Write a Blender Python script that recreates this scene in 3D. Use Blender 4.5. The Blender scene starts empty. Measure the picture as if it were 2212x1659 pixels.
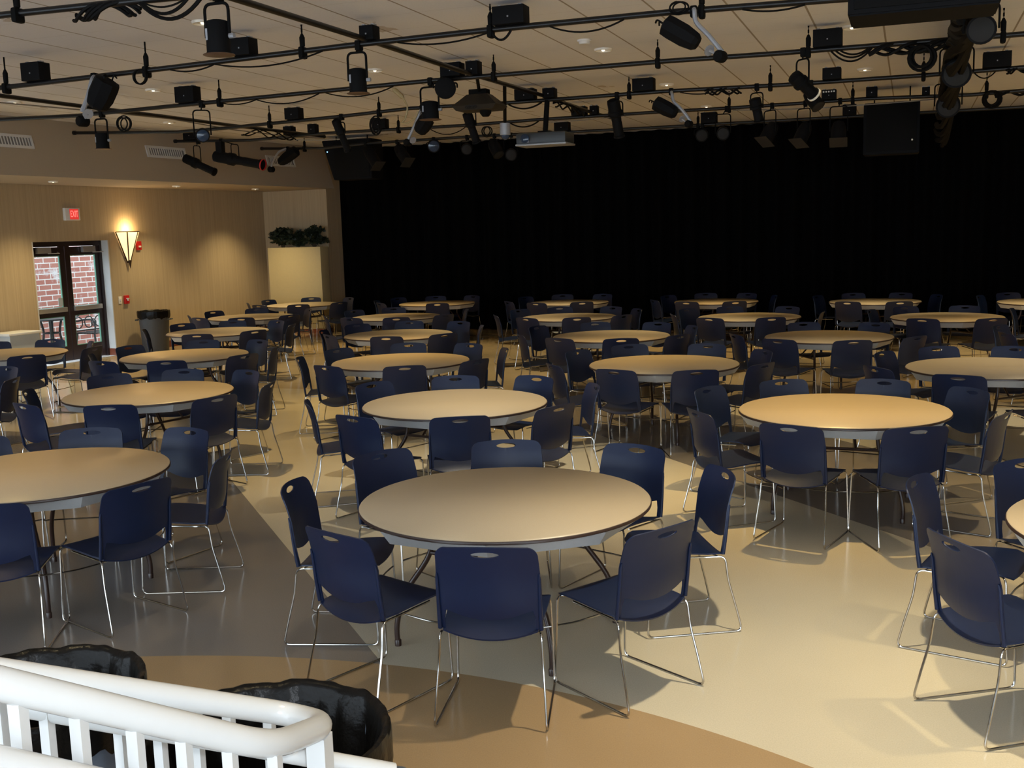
import bpy, bmesh, math, random
from mathutils import Vector, Matrix
random.seed(7)
S = bpy.context.scene
COL = S.collection
PI = math.pi

# ------------------------------------------------------------------ camera
IMW, IMH, FPX = 2212.0, 1659.0, 2308.33
CAMH, PITCH, ROLL = 2.1272, 0.142204, -0.029893
_cp, _sp, _cr, _sr = math.cos(PITCH), math.sin(PITCH), math.cos(ROLL), math.sin(ROLL)
FWD = Vector((0, _cp, -_sp)); UP0 = Vector((0, _sp, _cp)); RT0 = Vector((1, 0, 0))
RT = RT0 * _cr + UP0 * _sr
UP = UP0 * _cr - RT0 * _sr
CAM = Vector((0, 0, CAMH))
cd = bpy.data.cameras.new('camera'); cam = bpy.data.objects.new('camera', cd); COL.objects.link(cam)
cd.sensor_fit = 'HORIZONTAL'; cd.sensor_width = 36.0; cd.lens = 36.0 * FPX / IMW
cd.clip_start = 0.05; cd.clip_end = 200
cam.matrix_world = Matrix(((RT.x, UP.x, -FWD.x, 0), (RT.y, UP.y, -FWD.y, 0), (RT.z, UP.z, -FWD.z, CAMH), (0, 0, 0, 1)))
S.camera = cam

# ------------------------------------------------------------------ world, flash, exposure
w = bpy.data.worlds.new('overcast_sky'); S.world = w; w.use_nodes = True
bg = w.node_tree.nodes['Background']
bg.inputs[0].default_value = (0.72, 0.86, 1.0, 1); bg.inputs[1].default_value = 5.5
S.view_settings.view_transform = 'Standard'; S.view_settings.look = 'None'
S.view_settings.gamma = 1.0; S.view_settings.use_curve_mapping = False
S.view_settings.exposure = 0.0
CAN_W, CAN_COL, CAN_SIZE, CAN_BLEND = 480.0, (1.0, 0.79, 0.42), math.radians(67), 1.0
REAR_Z = 3.0  # height of the added rear opening, sized for cool light on the ceiling
SOF_W, SOF_SIZE = 230.0, math.radians(105)
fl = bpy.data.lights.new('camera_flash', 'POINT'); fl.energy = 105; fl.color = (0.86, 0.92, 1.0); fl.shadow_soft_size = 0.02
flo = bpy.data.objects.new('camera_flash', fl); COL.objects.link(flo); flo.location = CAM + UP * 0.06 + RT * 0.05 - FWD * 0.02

# ------------------------------------------------------------------ room axes and measuring helpers
A = math.radians(-20.5)
U = Vector((math.cos(A), math.sin(A), 0)); V = Vector((-math.sin(A), math.cos(A), 0)); Z = Vector((0, 0, 1))
CEIL, PIPEZ, SOFZ = 4.07, 3.83, 3.17
def W3(u, v, z=0.0): return U * u + V * v + Z * z
def uv(P): return P.dot(U), P.dot(V)
def ray(x, y): return FWD + RT * ((x - IMW / 2) / FPX) - UP * ((y - IMH / 2) / FPX)
def on_z(x, y, z=0.0):
    d = ray(x, y); return CAM + d * ((z - CAMH) / d.z)
def on_plane(x, y, n, c):
    d = ray(x, y); return CAM + d * ((c - n.dot(CAM)) / n.dot(d))
def at_dist(x, y, r): return CAM + ray(x, y).normalized() * r
def project(P):
    d = P - CAM; z = d.dot(FWD); return IMW / 2 + FPX * d.dot(RT) / z, IMH / 2 - FPX * d.dot(UP) / z
TW = math.tan(math.radians(4))
WN = U - V * TW; WC = -14.1 - TW * 17.5                 # left wall plane
WD = (U * TW + V).normalized()                          # along the left wall, away from the camera
WNN = Vector((WD.y, -WD.x, 0))                          # out of the left wall into the room
def WL(v, off=0.0, z=0.0): return W3(-14.1 + (v - 17.5) * TW, v, z) + WNN * off

# ------------------------------------------------------------------ materials
def mat(name, col, rough=0.5, metal=0.0, spec=0.5, emit=None, estr=0.0, var=0.0, vscale=40.0, bump=0.0):
    m = bpy.data.materials.new(name); m.use_nodes = True
    nt = m.node_tree; b = nt.nodes['Principled BSDF']
    b.inputs['Base Color'].default_value = (*col, 1); b.inputs['Roughness'].default_value = rough
    b.inputs['Metallic'].default_value = metal; b.inputs['Specular IOR Level'].default_value = spec
    if emit: b.inputs['Emission Color'].default_value = (*emit, 1); b.inputs['Emission Strength'].default_value = estr
    if var or bump:
        tc = nt.nodes.new('ShaderNodeTexCoord'); n = nt.nodes.new('ShaderNodeTexNoise')
        n.inputs['Scale'].default_value = vscale; n.inputs['Detail'].default_value = 4
        nt.links.new(tc.outputs['Object'], n.inputs['Vector'])
        if var:
            mx = nt.nodes.new('ShaderNodeMix'); mx.data_type = 'RGBA'
            mx.inputs['A'].default_value = (*[c * (1 - var) for c in col], 1); mx.inputs['B'].default_value = (*[min(1, c * (1 + var)) for c in col], 1)
            nt.links.new(n.outputs['Fac'], mx.inputs['Factor']); nt.links.new(mx.outputs['Result'], b.inputs['Base Color'])
        if bump:
            bp = nt.nodes.new('ShaderNodeBump'); bp.inputs['Strength'].default_value = bump; bp.inputs['Distance'].default_value = 0.01
            nt.links.new(n.outputs['Fac'], bp.inputs['Height']); nt.links.new(bp.outputs['Normal'], b.inputs['Normal'])
    return m
M = {}
M['navy'] = mat('navy_plastic', (0.0052, 0.0125, 0.043), 0.40, spec=0.36, var=0.1, vscale=30)
M['chrome'] = mat('chrome_wire', (0.48, 0.46, 0.43), 0.14, metal=1.0, var=0.05)
M['laminate'] = mat('beige_laminate', (0.45, 0.365, 0.25), 0.36, var=0.10, vscale=220)
M['rim'] = mat('dark_brown_edge', (0.045, 0.026, 0.020), 0.35, var=0.1)
M['apron'] = mat('grey_apron', (0.52, 0.53, 0.53), 0.45, var=0.06)
M['table_leg'] = mat('dark_brown_steel', (0.035, 0.017, 0.012), 0.3, var=0.1)
M['black'] = mat('matt_black', (0.004, 0.004, 0.0042), 0.75, spec=0.12, var=0.15)
M['blackbox'] = mat('black_painted_box', (0.0042, 0.0044, 0.0055), 0.7, spec=0.13, var=0.15)
M['pipe'] = mat('black_pipe', (0.006, 0.0055, 0.006), 0.35, spec=0.4, var=0.15)
M['cable'] = mat('black_rubber_cable', (0.0035, 0.0033, 0.0033), 0.65, spec=0.15, var=0.1)
M['greycable'] = mat('grey_cable', (0.22, 0.20, 0.18), 0.5, var=0.1)
M['silver'] = mat('grey_painted_metal', (0.33, 0.34, 0.37), 0.4, metal=0.2, var=0.08)
M['gel'] = mat('grey_gel_frame', (0.018, 0.0175, 0.0175), 0.6, spec=0.2, var=0.1)
M['rust'] = mat('brown_diffuser_frame', (0.11, 0.06, 0.04), 0.5, var=0.2)
M['lens'] = mat('glass_lens', (0.02, 0.04, 0.08), 0.10, spec=0.5)
M['red'] = mat('red_plastic', (0.55, 0.02, 0.02), 0.35, var=0.05)
M['white'] = mat('white_plastic', (0.75, 0.75, 0.74), 0.4, var=0.03)
M['rail'] = mat('white_gloss_paint', (0.56, 0.555, 0.535), 0.24, var=0.03, vscale=12)
M['liner'] = mat('black_bin_liner', (0.005, 0.0042, 0.0035), 0.30, spec=0.16, var=0.2, vscale=26, bump=0.4)
M['bin'] = mat('blue_grey_bin_plastic', (0.10, 0.12, 0.15), 0.5, var=0.08)
M['bingrey'] = mat('grey_bin_plastic', (0.062, 0.068, 0.078), 0.5, var=0.08)
M['frost'] = mat('pale_translucent_plastic', (0.46, 0.52, 0.58), 0.35, var=0.06)
M['doorframe'] = mat('dark_bronze_frame', (0.022, 0.012, 0.012), 0.4, var=0.15)
M['alu'] = mat('aluminium', (0.42, 0.41, 0.40), 0.38, metal=0.6, var=0.05)
M['iron'] = mat('black_wrought_iron', (0.02, 0.022, 0.022), 0.5, var=0.2)
M['glassgreen'] = mat('green_glass_edge', (0.15, 0.36, 0.28), 0.3, var=0.05)
M['wood'] = mat('red_brown_baseboard', (0.17, 0.045, 0.022), 0.4, var=0.2, vscale=14)
M['cream'] = mat('cream_painted_panel', (0.50, 0.41, 0.225), 0.7, var=0.05, vscale=18)
M['soffit'] = mat('soffit_paint', (0.40, 0.33, 0.25), 0.8, var=0.03)
M['jamb'] = mat('jamb_paint', (0.55, 0.55, 0.55), 0.6, var=0.03)
M['leaf'] = mat('dark_green_leaf', (0.016, 0.026, 0.014), 0.5, var=0.4, vscale=25)
M['stem'] = mat('brown_stem', (0.05, 0.03, 0.015), 0.7, var=0.2)
M['bronze'] = mat('bronze_metal', (0.06, 0.035, 0.02), 0.4, metal=0.5, var=0.1)
M['amber'] = mat('lit_glass_shade', (0.9, 0.7, 0.4), 0.5, emit=(1.0, 0.80, 0.46), estr=0.85)
M['exit'] = mat('lit_exit_panel', (0.5, 0.02, 0.02), 0.5, emit=(1.0, 0.06, 0.05), estr=0.55)
M['exitred'] = mat('lit_exit_letters', (0.9, 0.1, 0.1), 0.5, emit=(1.0, 0.20, 0.16), estr=1.3)
M['led'] = mat('blue_led', (0.2, 0.4, 0.9), 0.4, emit=(0.35, 0.65, 1.0), estr=1.6)
M['gold'] = mat('gold_reflector', (0.80, 0.62, 0.30), 0.25, metal=0.9, var=0.05)
M['trimring'] = mat('pale_trim_ring', (0.85, 0.80, 0.70), 0.35, var=0.03)
M['lamp'] = mat('lit_lamp_face', (0.9, 0.85, 0.7), 0.4, emit=(1.0, 0.86, 0.58), estr=2.5)
M['patio'] = mat('concrete_patio', (0.42, 0.43, 0.42), 0.9, var=0.1, vscale=6)
M['vent'] = mat('grey_vent_metal', (0.66, 0.65, 0.64), 0.5, var=0.05)
M['ventdark'] = mat('vent_slot', (0.20, 0.19, 0.19), 0.7, var=0.05)
M['yellowcord'] = mat('tan_power_cord', (0.36, 0.27, 0.13), 0.5, var=0.1)
M['projector'] = mat('grey_projector_case', (0.035, 0.04, 0.045), 0.45, var=0.08)

def curtain_mat():
    m = mat('black_velour', (0.0035, 0.0033, 0.0036), 0.95, spec=0.1, var=0.3, vscale=30); return m
M['velour'] = curtain_mat()
def glass_mat():
    m = bpy.data.materials.new('clear_glass'); m.use_nodes = True; nt = m.node_tree
    nt.nodes.remove(nt.nodes['Principled BSDF']); out = nt.nodes['Material Output']
    t = nt.nodes.new('ShaderNodeBsdfTransparent'); g = nt.nodes.new('ShaderNodeBsdfGlossy'); g.inputs['Roughness'].default_value = 0.02
    x = nt.nodes.new('ShaderNodeMixShader'); t.inputs[0].default_value = (0.93, 0.96, 0.95, 1)
    x.inputs[0].default_value = 0.05; nt.links.new(t.outputs[0], x.inputs[1]); nt.links.new(g.outputs[0], x.inputs[2]); nt.links.new(x.outputs[0], out.inputs[0])
    return m
M['glass'] = glass_mat()

class NT:
    """small helper to chain math nodes"""
    def __init__(s, m): s.nt = m.node_tree
    def n(s, t): return s.nt.nodes.new(t)
    def link(s, a, b): s.nt.links.new(a, b)
    def m(s, op, a, b=None):
        n = s.n('ShaderNodeMath'); n.operation = op
        for i, q in enumerate((a, b)):
            if q is None: continue
            if isinstance(q, (int, float)): n.inputs[i].default_value = q
            else: s.link(q, n.inputs[i])
        return n.outputs[0]
    def mix(s, f, a, b):
        n = s.n('ShaderNodeMix'); n.data_type = 'RGBA'
        if isinstance(f, (int, float)): n.inputs['Factor'].default_value = f
        else: s.link(f, n.inputs['Factor'])
        for k, q in (('A', a), ('B', b)):
            if isinstance(q, tuple): n.inputs[k].default_value = (*q, 1)
            else: s.link(q, n.inputs[k])
        return n.outputs['Result']

def floor_mat():
    m = mat('vinyl_floor', (0.5, 0.42, 0.3), 0.22); h = NT(m); b = m.node_tree.nodes['Principled BSDF']
    tc = h.n('ShaderNodeTexCoord'); sp = h.n('ShaderNodeSeparateXYZ'); h.link(tc.outputs['Object'], sp.inputs[0])
    X, Y = sp.outputs[0], sp.outputs[1]
    c = h.m('ADD', X, h.m('MULTIPLY', Y, 0.435))
    cream, grey, tan = (0.56, 0.50, 0.375), (0.205, 0.182, 0.160), (0.36, 0.245, 0.130)
    g1 = h.m('LESS_THAN', c, 1.53)
    g2 = h.m('MULTIPLY', h.m('GREATER_THAN', c, 5.646), h.m('LESS_THAN', c, 7.68))
    vv = h.m('ADD', h.m('MULTIPLY', X, V.x), h.m('MULTIPLY', Y, V.y))
    near = h.m('LESS_THAN', vv, 13.0)
    g1 = h.m('MULTIPLY', g1, h.m('LESS_THAN', vv, 9.4))
    g = h.m('MULTIPLY', h.m('MAXIMUM', g1, g2), near)
    col = h.mix(g, cream, grey)
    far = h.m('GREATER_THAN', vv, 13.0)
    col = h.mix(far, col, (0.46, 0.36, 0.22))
    dx = h.m('ADD', X, 1.96); dy = h.m('ADD', Y, -1.05)
    r2 = h.m('ADD', h.m('MULTIPLY', dx, dx), h.m('MULTIPLY', dy, dy))
    col = h.mix(h.m('LESS_THAN', r2, 4.245 ** 2), col, tan)
    n = h.n('ShaderNodeTexNoise'); n.inputs['Scale'].default_value = 160; n.inputs['Detail'].default_value = 3; h.link(tc.outputs['Object'], n.inputs['Vector'])
    n2 = h.n('ShaderNodeTexNoise'); n2.inputs['Scale'].default_value = 1.3; h.link(tc.outputs['Object'], n2.inputs['Vector'])
    f = h.m('ADD', h.m('MULTIPLY', n.outputs['Fac'], 0.34), h.m('ADD', h.m('MULTIPLY', n2.outputs['Fac'], 0.16), 0.75))
    mm = h.n('ShaderNodeMix'); mm.data_type = 'RGBA'; mm.blend_type = 'MULTIPLY'; mm.inputs['Factor'].default_value = 1
    cc = h.n('ShaderNodeCombineColor'); [h.link(f, cc.inputs[i]) for i in range(3)]
    h.link(col, mm.inputs['A']); h.link(cc.outputs[0], mm.inputs['B']); h.link(mm.outputs['Result'], b.inputs['Base Color'])
    h.link(h.m('ADD', h.m('MULTIPLY', n2.outputs['Fac'], 0.10), 0.10), b.inputs['Roughness'])
    return m
M['floor'] = floor_mat()

def ceiling_mat():
    m = mat('acoustic_tile', (0.5, 0.46, 0.42), 0.9, spec=0.2); h = NT(m); b = m.node_tree.nodes['Principled BSDF']
    tc = h.n('ShaderNodeTexCoord'); sp = h.n('ShaderNodeSeparateXYZ'); h.link(tc.outputs['Object'], sp.inputs[0])
    u = h.m('FRACT', h.m('DIVIDE', h.m('ADD', sp.outputs[0], 64.31), 0.64)); v = h.m('FRACT', h.m('DIVIDE', h.m('ADD', sp.outputs[1], 64.0), 0.64))
    lu = h.m('LESS_THAN', u, 0.030); lv = h.m('LESS_THAN', v, 0.012)
    n = h.n('ShaderNodeTexNoise'); n.inputs['Scale'].default_value = 60; n.inputs['Detail'].default_value = 5; h.link(tc.outputs['Object'], n.inputs['Vector'])
    base = h.mix(n.outputs['Fac'], (0.72, 0.72, 0.76), (0.82, 0.82, 0.86))
    st = h.n('ShaderNodeTexNoise'); st.inputs['Scale'].default_value = 0.9; st.inputs['Detail'].default_value = 6; h.link(tc.outputs['Object'], st.inputs['Vector'])
    stain = h.m('GREATER_THAN', st.outputs['Fac'], 0.70)
    base = h.mix(h.m('MULTIPLY', stain, 0.5), base, (0.36, 0.25, 0.14))
    base = h.mix(h.m('MULTIPLY', lv, 0.25), base, (0.30, 0.26, 0.22))
    base = h.mix(h.m('MULTIPLY', lu, 0.8), base, (0.26, 0.20, 0.14))
    h.link(base, b.inputs['Base Color']); return m
M['ceiling'] = ceiling_mat()

def paper_mat():
    m = mat('striped_wallpaper', (0.5, 0.4, 0.26), 0.8, spec=0.25); h = NT(m); b = m.node_tree.nodes['Principled BSDF']
    tc = h.n('ShaderNodeTexCoord'); mp = h.n('ShaderNodeMapping'); mp.inputs['Scale'].default_value = (14, 14, 0.10); h.link(tc.outputs['Object'], mp.inputs[0])
    n = h.n('ShaderNodeTexNoise'); n.inputs['Scale'].default_value = 3.0; n.inputs['Detail'].default_value = 3; h.link(mp.outputs[0], n.inputs['Vector'])
    f = h.m('MULTIPLY', h.m('ADD', n.outputs['Fac'], -0.3), 2.2)
    f.node.use_clamp = True
    h.link(h.mix(f, (0.40, 0.31, 0.195), (0.48, 0.375, 0.24)), b.inputs['Base Color']); return m
M['paper'] = paper_mat()

def brick_mat():
    m = mat('painted_brick', (0.4, 0.15, 0.1), 0.9); h = NT(m); b = m.node_tree.nodes['Principled BSDF']
    tc = h.n('ShaderNodeTexCoord'); bt = h.n('ShaderNodeTexBrick')
    mp = h.n('ShaderNodeMapping'); mp.inputs['Rotation'].default_value = (PI / 2, 0, 0); h.link(tc.outputs['Object'], mp.inputs[0])
    h.link(mp.outputs[0], bt.inputs['Vector'])
    bt.inputs['Scale'].default_value = 1.0; bt.inputs['Brick Width'].default_value = 0.33; bt.inputs['Row Height'].default_value = 0.115; bt.inputs['Mortar Size'].default_value = 0.011
    bt.inputs['Color1'].default_value = (0.40, 0.145, 0.115, 1); bt.inputs['Color2'].default_value = (0.46, 0.20, 0.16, 1); bt.inputs['Mortar'].default_value = (0.74, 0.69, 0.68, 1)
    n = h.n('ShaderNodeTexNoise'); n.inputs['Scale'].default_value = 2.2; n.inputs['Detail'].default_value = 7; n.inputs['Roughness'].default_value = 0.7; h.link(tc.outputs['Object'], n.inputs['Vector'])
    f = h.m('MULTIPLY', h.m('ADD', n.outputs['Fac'], -0.56), 9.0); f.node.use_clamp = True
    h.link(h.mix(f, bt.outputs['Color'], (0.66, 0.62, 0.64)), b.inputs['Base Color']); return m
M['brick'] = brick_mat()

# ------------------------------------------------------------------ mesh builder
class B:
    def __init__(s): s.bm = bmesh.new()
    def box(s, c, size, rot=None, bevel=0.0):
        mt = Matrix.Translation(Vector(c)) @ ((rot.to_4x4() if rot is not None else Matrix())) @ Matrix.Diagonal((*size, 1))
        r = bmesh.ops.create_cube(s.bm, size=1, matrix=mt)
        if bevel:
            es = list({e for v in r['verts'] for e in v.link_edges})
            bmesh.ops.bevel(s.bm, geom=es, offset=bevel, segments=2, affect='EDGES', profile=0.6)
        return s
    def ring(s, c, ax, r, seg, ref=None):
        ax = ax.normalized(); t = ref if ref is not None else (Vector((0, 0, 1)) if abs(ax.z) < 0.9 else Vector((1, 0, 0)))
        x = t.cross(ax).normalized(); y = ax.cross(x)
        return [s.bm.verts.new(c + (x * math.cos(2 * PI * i / seg) + y * math.sin(2 * PI * i / seg)) * r) for i in range(seg)], x
    def tube(s, pts, r, seg=8, closed=False, caps=True):
        pts = [Vector(p) for p in pts]; n = len(pts); rings = []; prevx = None
        for i, p in enumerate(pts):
            if closed: d = pts[(i + 1) % n] - pts[i - 1]
            else: d = pts[min(i + 1, n - 1)] - pts[max(i - 1, 0)]
            d = d.normalized()
            if prevx is None:
                t = Vector((0, 0, 1)) if abs(d.z) < 0.9 else Vector((1, 0, 0)); x = t.cross(d).normalized()
            else:
                x = (prevx - d * prevx.dot(d))
                x = x.normalized() if x.length > 1e-6 else prevx
            y = d.cross(x); prevx = x; rr = r[i] if isinstance(r, (list, tuple)) else r
            rings.append([s.bm.verts.new(p + (x * math.cos(2 * PI * k / seg) + y * math.sin(2 * PI * k / seg)) * rr) for k in range(seg)])
        for i in range(n if closed else n - 1):
            a, b = rings[i], rings[(i + 1) % n]
            for k in range(seg): s.bm.faces.new((a[k], a[(k + 1) % seg], b[(k + 1) % seg], b[k]))
        if caps and not closed:
            s.bm.faces.new(rings[0][::-1]); s.bm.faces.new(rings[-1])
        return s
    def lathe(s, prof, seg=32, mt=None, cap=True):
        mt = mt or Matrix(); rings = []
        for r, z in prof:
            rings.append([s.bm.verts.new(mt @ Vector((max(r, 1e-4) * math.cos(2 * PI * k / seg), max(r, 1e-4) * math.sin(2 * PI * k / seg), z))) for k in range(seg)])
        for a, b in zip(rings, rings[1:]):
            for k in range(seg): s.bm.faces.new((a[k], a[(k + 1) % seg], b[(k + 1) % seg], b[k]))
        if cap:
            s.bm.faces.new(rings[0][::-1]); s.bm.faces.new(rings[-1])
        return s
    def prism(s, poly, z0, z1, mt=None):
        mt = mt or Matrix()
        a = [s.bm.verts.new(mt @ Vector((x, y, z0))) for x, y in poly]; b = [s.bm.verts.new(mt @ Vector((x, y, z1))) for x, y in poly]
        s.bm.faces.new(a[::-1]); s.bm.faces.new(b); n = len(poly)
        for i in range(n): s.bm.faces.new((a[i], a[(i + 1) % n], b[(i + 1) % n], b[i]))
        return s
    def quad(s, *ps): s.bm.faces.new([s.bm.verts.new(Vector(p)) for p in ps]); return s
    def build(s, name, m, parent=None, smooth=True, angle=40):
        bmesh.ops.recalc_face_normals(s.bm, faces=s.bm.faces[:])
        me = bpy.data.meshes.new(name); s.bm.to_mesh(me); s.bm.free(); me.materials.append(m)
        if smooth:
            me.polygons.foreach_set('use_smooth', [True] * len(me.polygons)); me.set_sharp_from_angle(angle=math.radians(angle))
        o = bpy.data.objects.new(name, me); COL.objects.link(o)
        if parent is not None: o.parent = parent
        return o

def axis_matrix(loc, zdir, xhint=Vector((0, 0, 1))):
    z = zdir.normalized(); x = xhint - z * xhint.dot(z)
    if x.length < 1e-4: x = Vector((1, 0, 0)) - z * z.x
    x.normalize(); y = z.cross(x)
    return Matrix(((x.x, y.x, z.x, loc.x), (x.y, y.y, z.y, loc.y), (x.z, y.z, z.z, loc.z), (0, 0, 0, 1)))
def smooth_path(pts, n=6):
    pts = [Vector(p) for p in pts]; out = []
    for i in range(len(pts) - 1):
        p0 = pts[max(i - 1, 0)]; p1 = pts[i]; p2 = pts[i + 1]; p3 = pts[min(i + 2, len(pts) - 1)]
        for k in range(n):
            t = k / n
            out.append(0.5 * ((2 * p1) + (p2 - p0) * t + (2 * p0 - 5 * p1 + 4 * p2 - p3) * t * t + (3 * p1 - p0 - 3 * p2 + p3) * t ** 3))
    out.append(pts[-1]); return out
def round_path(pts, r, n=4):
    pts = [Vector(p) for p in pts]; out = [pts[0]]
    for i in range(1, len(pts) - 1):
        p = pts[i]; a = (pts[i - 1] - p); b = (pts[i + 1] - p); rr = min(r, a.length * 0.45, b.length * 0.45)
        s = p + a.normalized() * rr; e = p + b.normalized() * rr
        for k in range(n + 1):
            t = k / n; out.append(s * (1 - t) ** 2 + p * 2 * t * (1 - t) + e * t * t)
    out.append(pts[-1]); return out

def tag(o, label, cat, group=None, kind=None):
    if label: o['label'] = label
    if cat: o['category'] = cat
    if group: o['group'] = group
    if kind: o['kind'] = kind
    return o
def thing(name, label, cat, loc=(0, 0, 0), rotz=0.0, group=None):
    o = bpy.data.objects.new(name, None); COL.objects.link(o); o.empty_display_size = 0.1
    o.location = loc; o.rotation_euler = (0, 0, rotz); return tag(o, label, cat, group)
def struct(o, label=None, cat='structure'):
    o['kind'] = 'structure'
    if label: o['label'] = label
    o['category'] = cat; return o
def dup(root, loc, rotz, label, group=None):
    r = root.copy(); COL.objects.link(r); r.location = loc; r.rotation_euler = (0, 0, rotz); r['label'] = label
    if group: r['group'] = group
    for ch in KIDS[root.name]:
        c = ch.copy(); COL.objects.link(c); c.parent = r
        for g in KIDS.get(ch.name, []):
            d = g.copy(); COL.objects.link(d); d.parent = c
    return r
KIDS = {}

# ------------------------------------------------------------------ the room
def slab(name, corners, z0, z1, m, **k):
    b = B(); b.prism([(c.x, c.y) for c in corners], z0, z1); return b.build(name, m, smooth=False, **k)
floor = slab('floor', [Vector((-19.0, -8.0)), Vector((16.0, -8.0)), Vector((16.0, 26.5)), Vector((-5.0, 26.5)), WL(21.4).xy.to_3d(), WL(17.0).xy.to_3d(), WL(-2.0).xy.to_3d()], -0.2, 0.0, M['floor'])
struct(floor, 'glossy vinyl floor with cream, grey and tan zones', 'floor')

# ceiling, its own axes along the room
b = B(); b.box((0.0, 9.5, 0.15), (29.0, 26.0, 0.3)); ceil = b.build('ceiling', M['ceiling'], smooth=False)
ceil.rotation_euler = (0, 0, A); ceil.location = (0, 0, CEIL); struct(ceil, 'acoustic tile ceiling with brown grid lines', 'ceiling')

def wall_piece(bm, v0, v1, z0, z1, off0=-0.27, off1=0.0):
    ps = [WL(v0, off0), WL(v1, off0), WL(v1, off1), WL(v0, off1)]
    bm.prism([(p.x, p.y) for p in ps], z0, z1)
DV0, DV1, DZ = 14.66, 16.42, 2.18
b = B()
wall_piece(b, -2.0, 8.6, 0, CEIL); wall_piece(b, 8.6, 12.3, 2.35, CEIL); wall_piece(b, 8.6, 12.3, 0, 0.12); wall_piece(b, 12.3, DV0, 0, CEIL); wall_piece(b, DV1, 21.6, 0, CEIL); wall_piece(b, DV0, DV1, DZ, CEIL)
struct(b.build('wall_left', M['paper'], smooth=False), 'tan striped wallpaper wall on the left', 'wall')
# back wall segment between the left wall and the curtain
b = B(); p0, p1 = W3(-14.6, 21.2), W3(-12.2, 21.2)
b.prism([(p.x, p.y) for p in (p0, p1, p1 + V * 1.3, p0 + V * 1.3)], 0, CEIL)
struct(b.build('wall_back', M['paper'], smooth=False), 'short tan wall behind the planter', 'wall')
b = B(); p0, p1 = W3(-12.2, 22.3), W3(13.0, 22.3)
b.prism([(p.x, p.y) for p in (p0, p1, p1 + V * 0.2, p0 + V * 0.2)], 0, CEIL)
struct(b.build('wall_far', M['black'], smooth=False), 'dark wall hidden behind the black curtain', 'wall')
b = B(); p0, p1 = W3(9.5, -6.0), W3(9.5, 22.3)
b.prism([(p.x, p.y) for p in (p0, p1, p1 + U * 0.2, p0 + U * 0.2)], 0, CEIL)
struct(b.build('wall_right', M['paper'], smooth=False), 'tan wall out of frame on the right', 'wall')
b = B(); p0, p1 = W3(-16.5, -5.5), W3(9.7, -5.5)
b.prism([(p.x, p.y) for p in (p0, p1, p1 - V * 0.2, p0 - V * 0.2)], REAR_Z, CEIL)  # unseen; gap left below it lets sky light in as cool fill
struct(b.build('wall_rear', M['paper'], smooth=False), 'unseen wall behind the camera, opening below added to admit sky light', 'wall')
# bulkhead (soffit) along the left wall
def sl(v, du, z): return W3(-14.1 + (v - 17.5) * TW + du, v, z)
b = B()
sec = [(0.02, SOFZ), (1.86, SOFZ), (1.62, CEIL), (0.02, CEIL)]
ra = [b.bm.verts.new(sl(-2.0, d, z)) for d, z in sec]; rb = [b.bm.verts.new(sl(21.19, d, z)) for d, z in sec]
for i in range(4): b.bm.faces.new((ra[i], ra[(i + 1) % 4], rb[(i + 1) % 4], rb[i]))
b.bm.faces.new(ra[::-1]); b.bm.faces.new(rb)
struct(b.build('wall_bulkhead', M['soffit'], smooth=False), 'beige dropped bulkhead above the left wall', 'bulkhead')
# baseboards
b = B(); wall_piece(b, DV1 + 0.01, 21.18, 0.0, 0.13, 0.0, 0.02); wall_piece(b, 4.0, DV0 - 0.01, 0.0, 0.13, 0.0, 0.02)
struct(b.build('baseboard_left', M['wood'], smooth=False), 'red-brown baseboard along the left wall', 'baseboard')
b = B(); p0, p1 = W3(-13.85, 21.175), W3(-12.2, 21.175); b.prism([(p.x, p.y) for p in (p0, p1, p1 + V * 0.025, p0 + V * 0.025)], 0, 0.13)
struct(b.build('baseboard_back', M['wood'], smooth=False), 'red-brown baseboard of the short back wall', 'baseboard')
# white painted reveal lining of the door recess
b = B(); wall_piece(b, DV1 - 0.02, DV1 + 0.002, 0.13, DZ, -0.27, 0.002); wall_piece(b, DV0 - 0.002, DV0 + 0.02, 0.13, DZ, -0.27, 0.002)
struct(b.build('trim_1', M['jamb'], smooth=False), 'pale painted reveal of the door recess', 'trim')
b = B(); wall_piece(b, DV1 - 0.024, DV1 + 0.002, 0.0, 0.13, -0.27, 0.004)
struct(b.build('trim_2', M['wood'], smooth=False), 'red-brown baseboard wrapping the door recess', 'trim')

# stage curtain: deep pleats
b = B(); n = 620; u0, u1 = -12.24, 9.4; top, bot = [], []
for i in range(n + 1):
    u = u0 + (u1 - u0) * i / n; ph = u * 2 * PI / 0.34 + 0.8 * math.sin(u * 1.7)
    v = 21.80 + 0.085 * math.sin(ph) + 0.03 * math.sin(ph * 0.5 + 1.0)
    top.append(b.bm.verts.new(W3(u, v + 0.0, CEIL - 0.01))); bot.append(b.bm.verts.new(W3(u + 0.01 * math.sin(ph * 0.37), v * 1.0 + 0.02 * math.sin(ph * 0.31), 0.02)))
for i in range(n): b.bm.faces.new((bot[i], bot[i + 1], top[i + 1], top[i]))
r = bmesh.ops.solidify(b.bm, geom=b.bm.faces[:], thickness=0.012)
tag(b.build('stage_curtain', M['velour'], angle=80), 'huge black pleated stage curtain hanging across the whole back', 'curtain')

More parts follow.
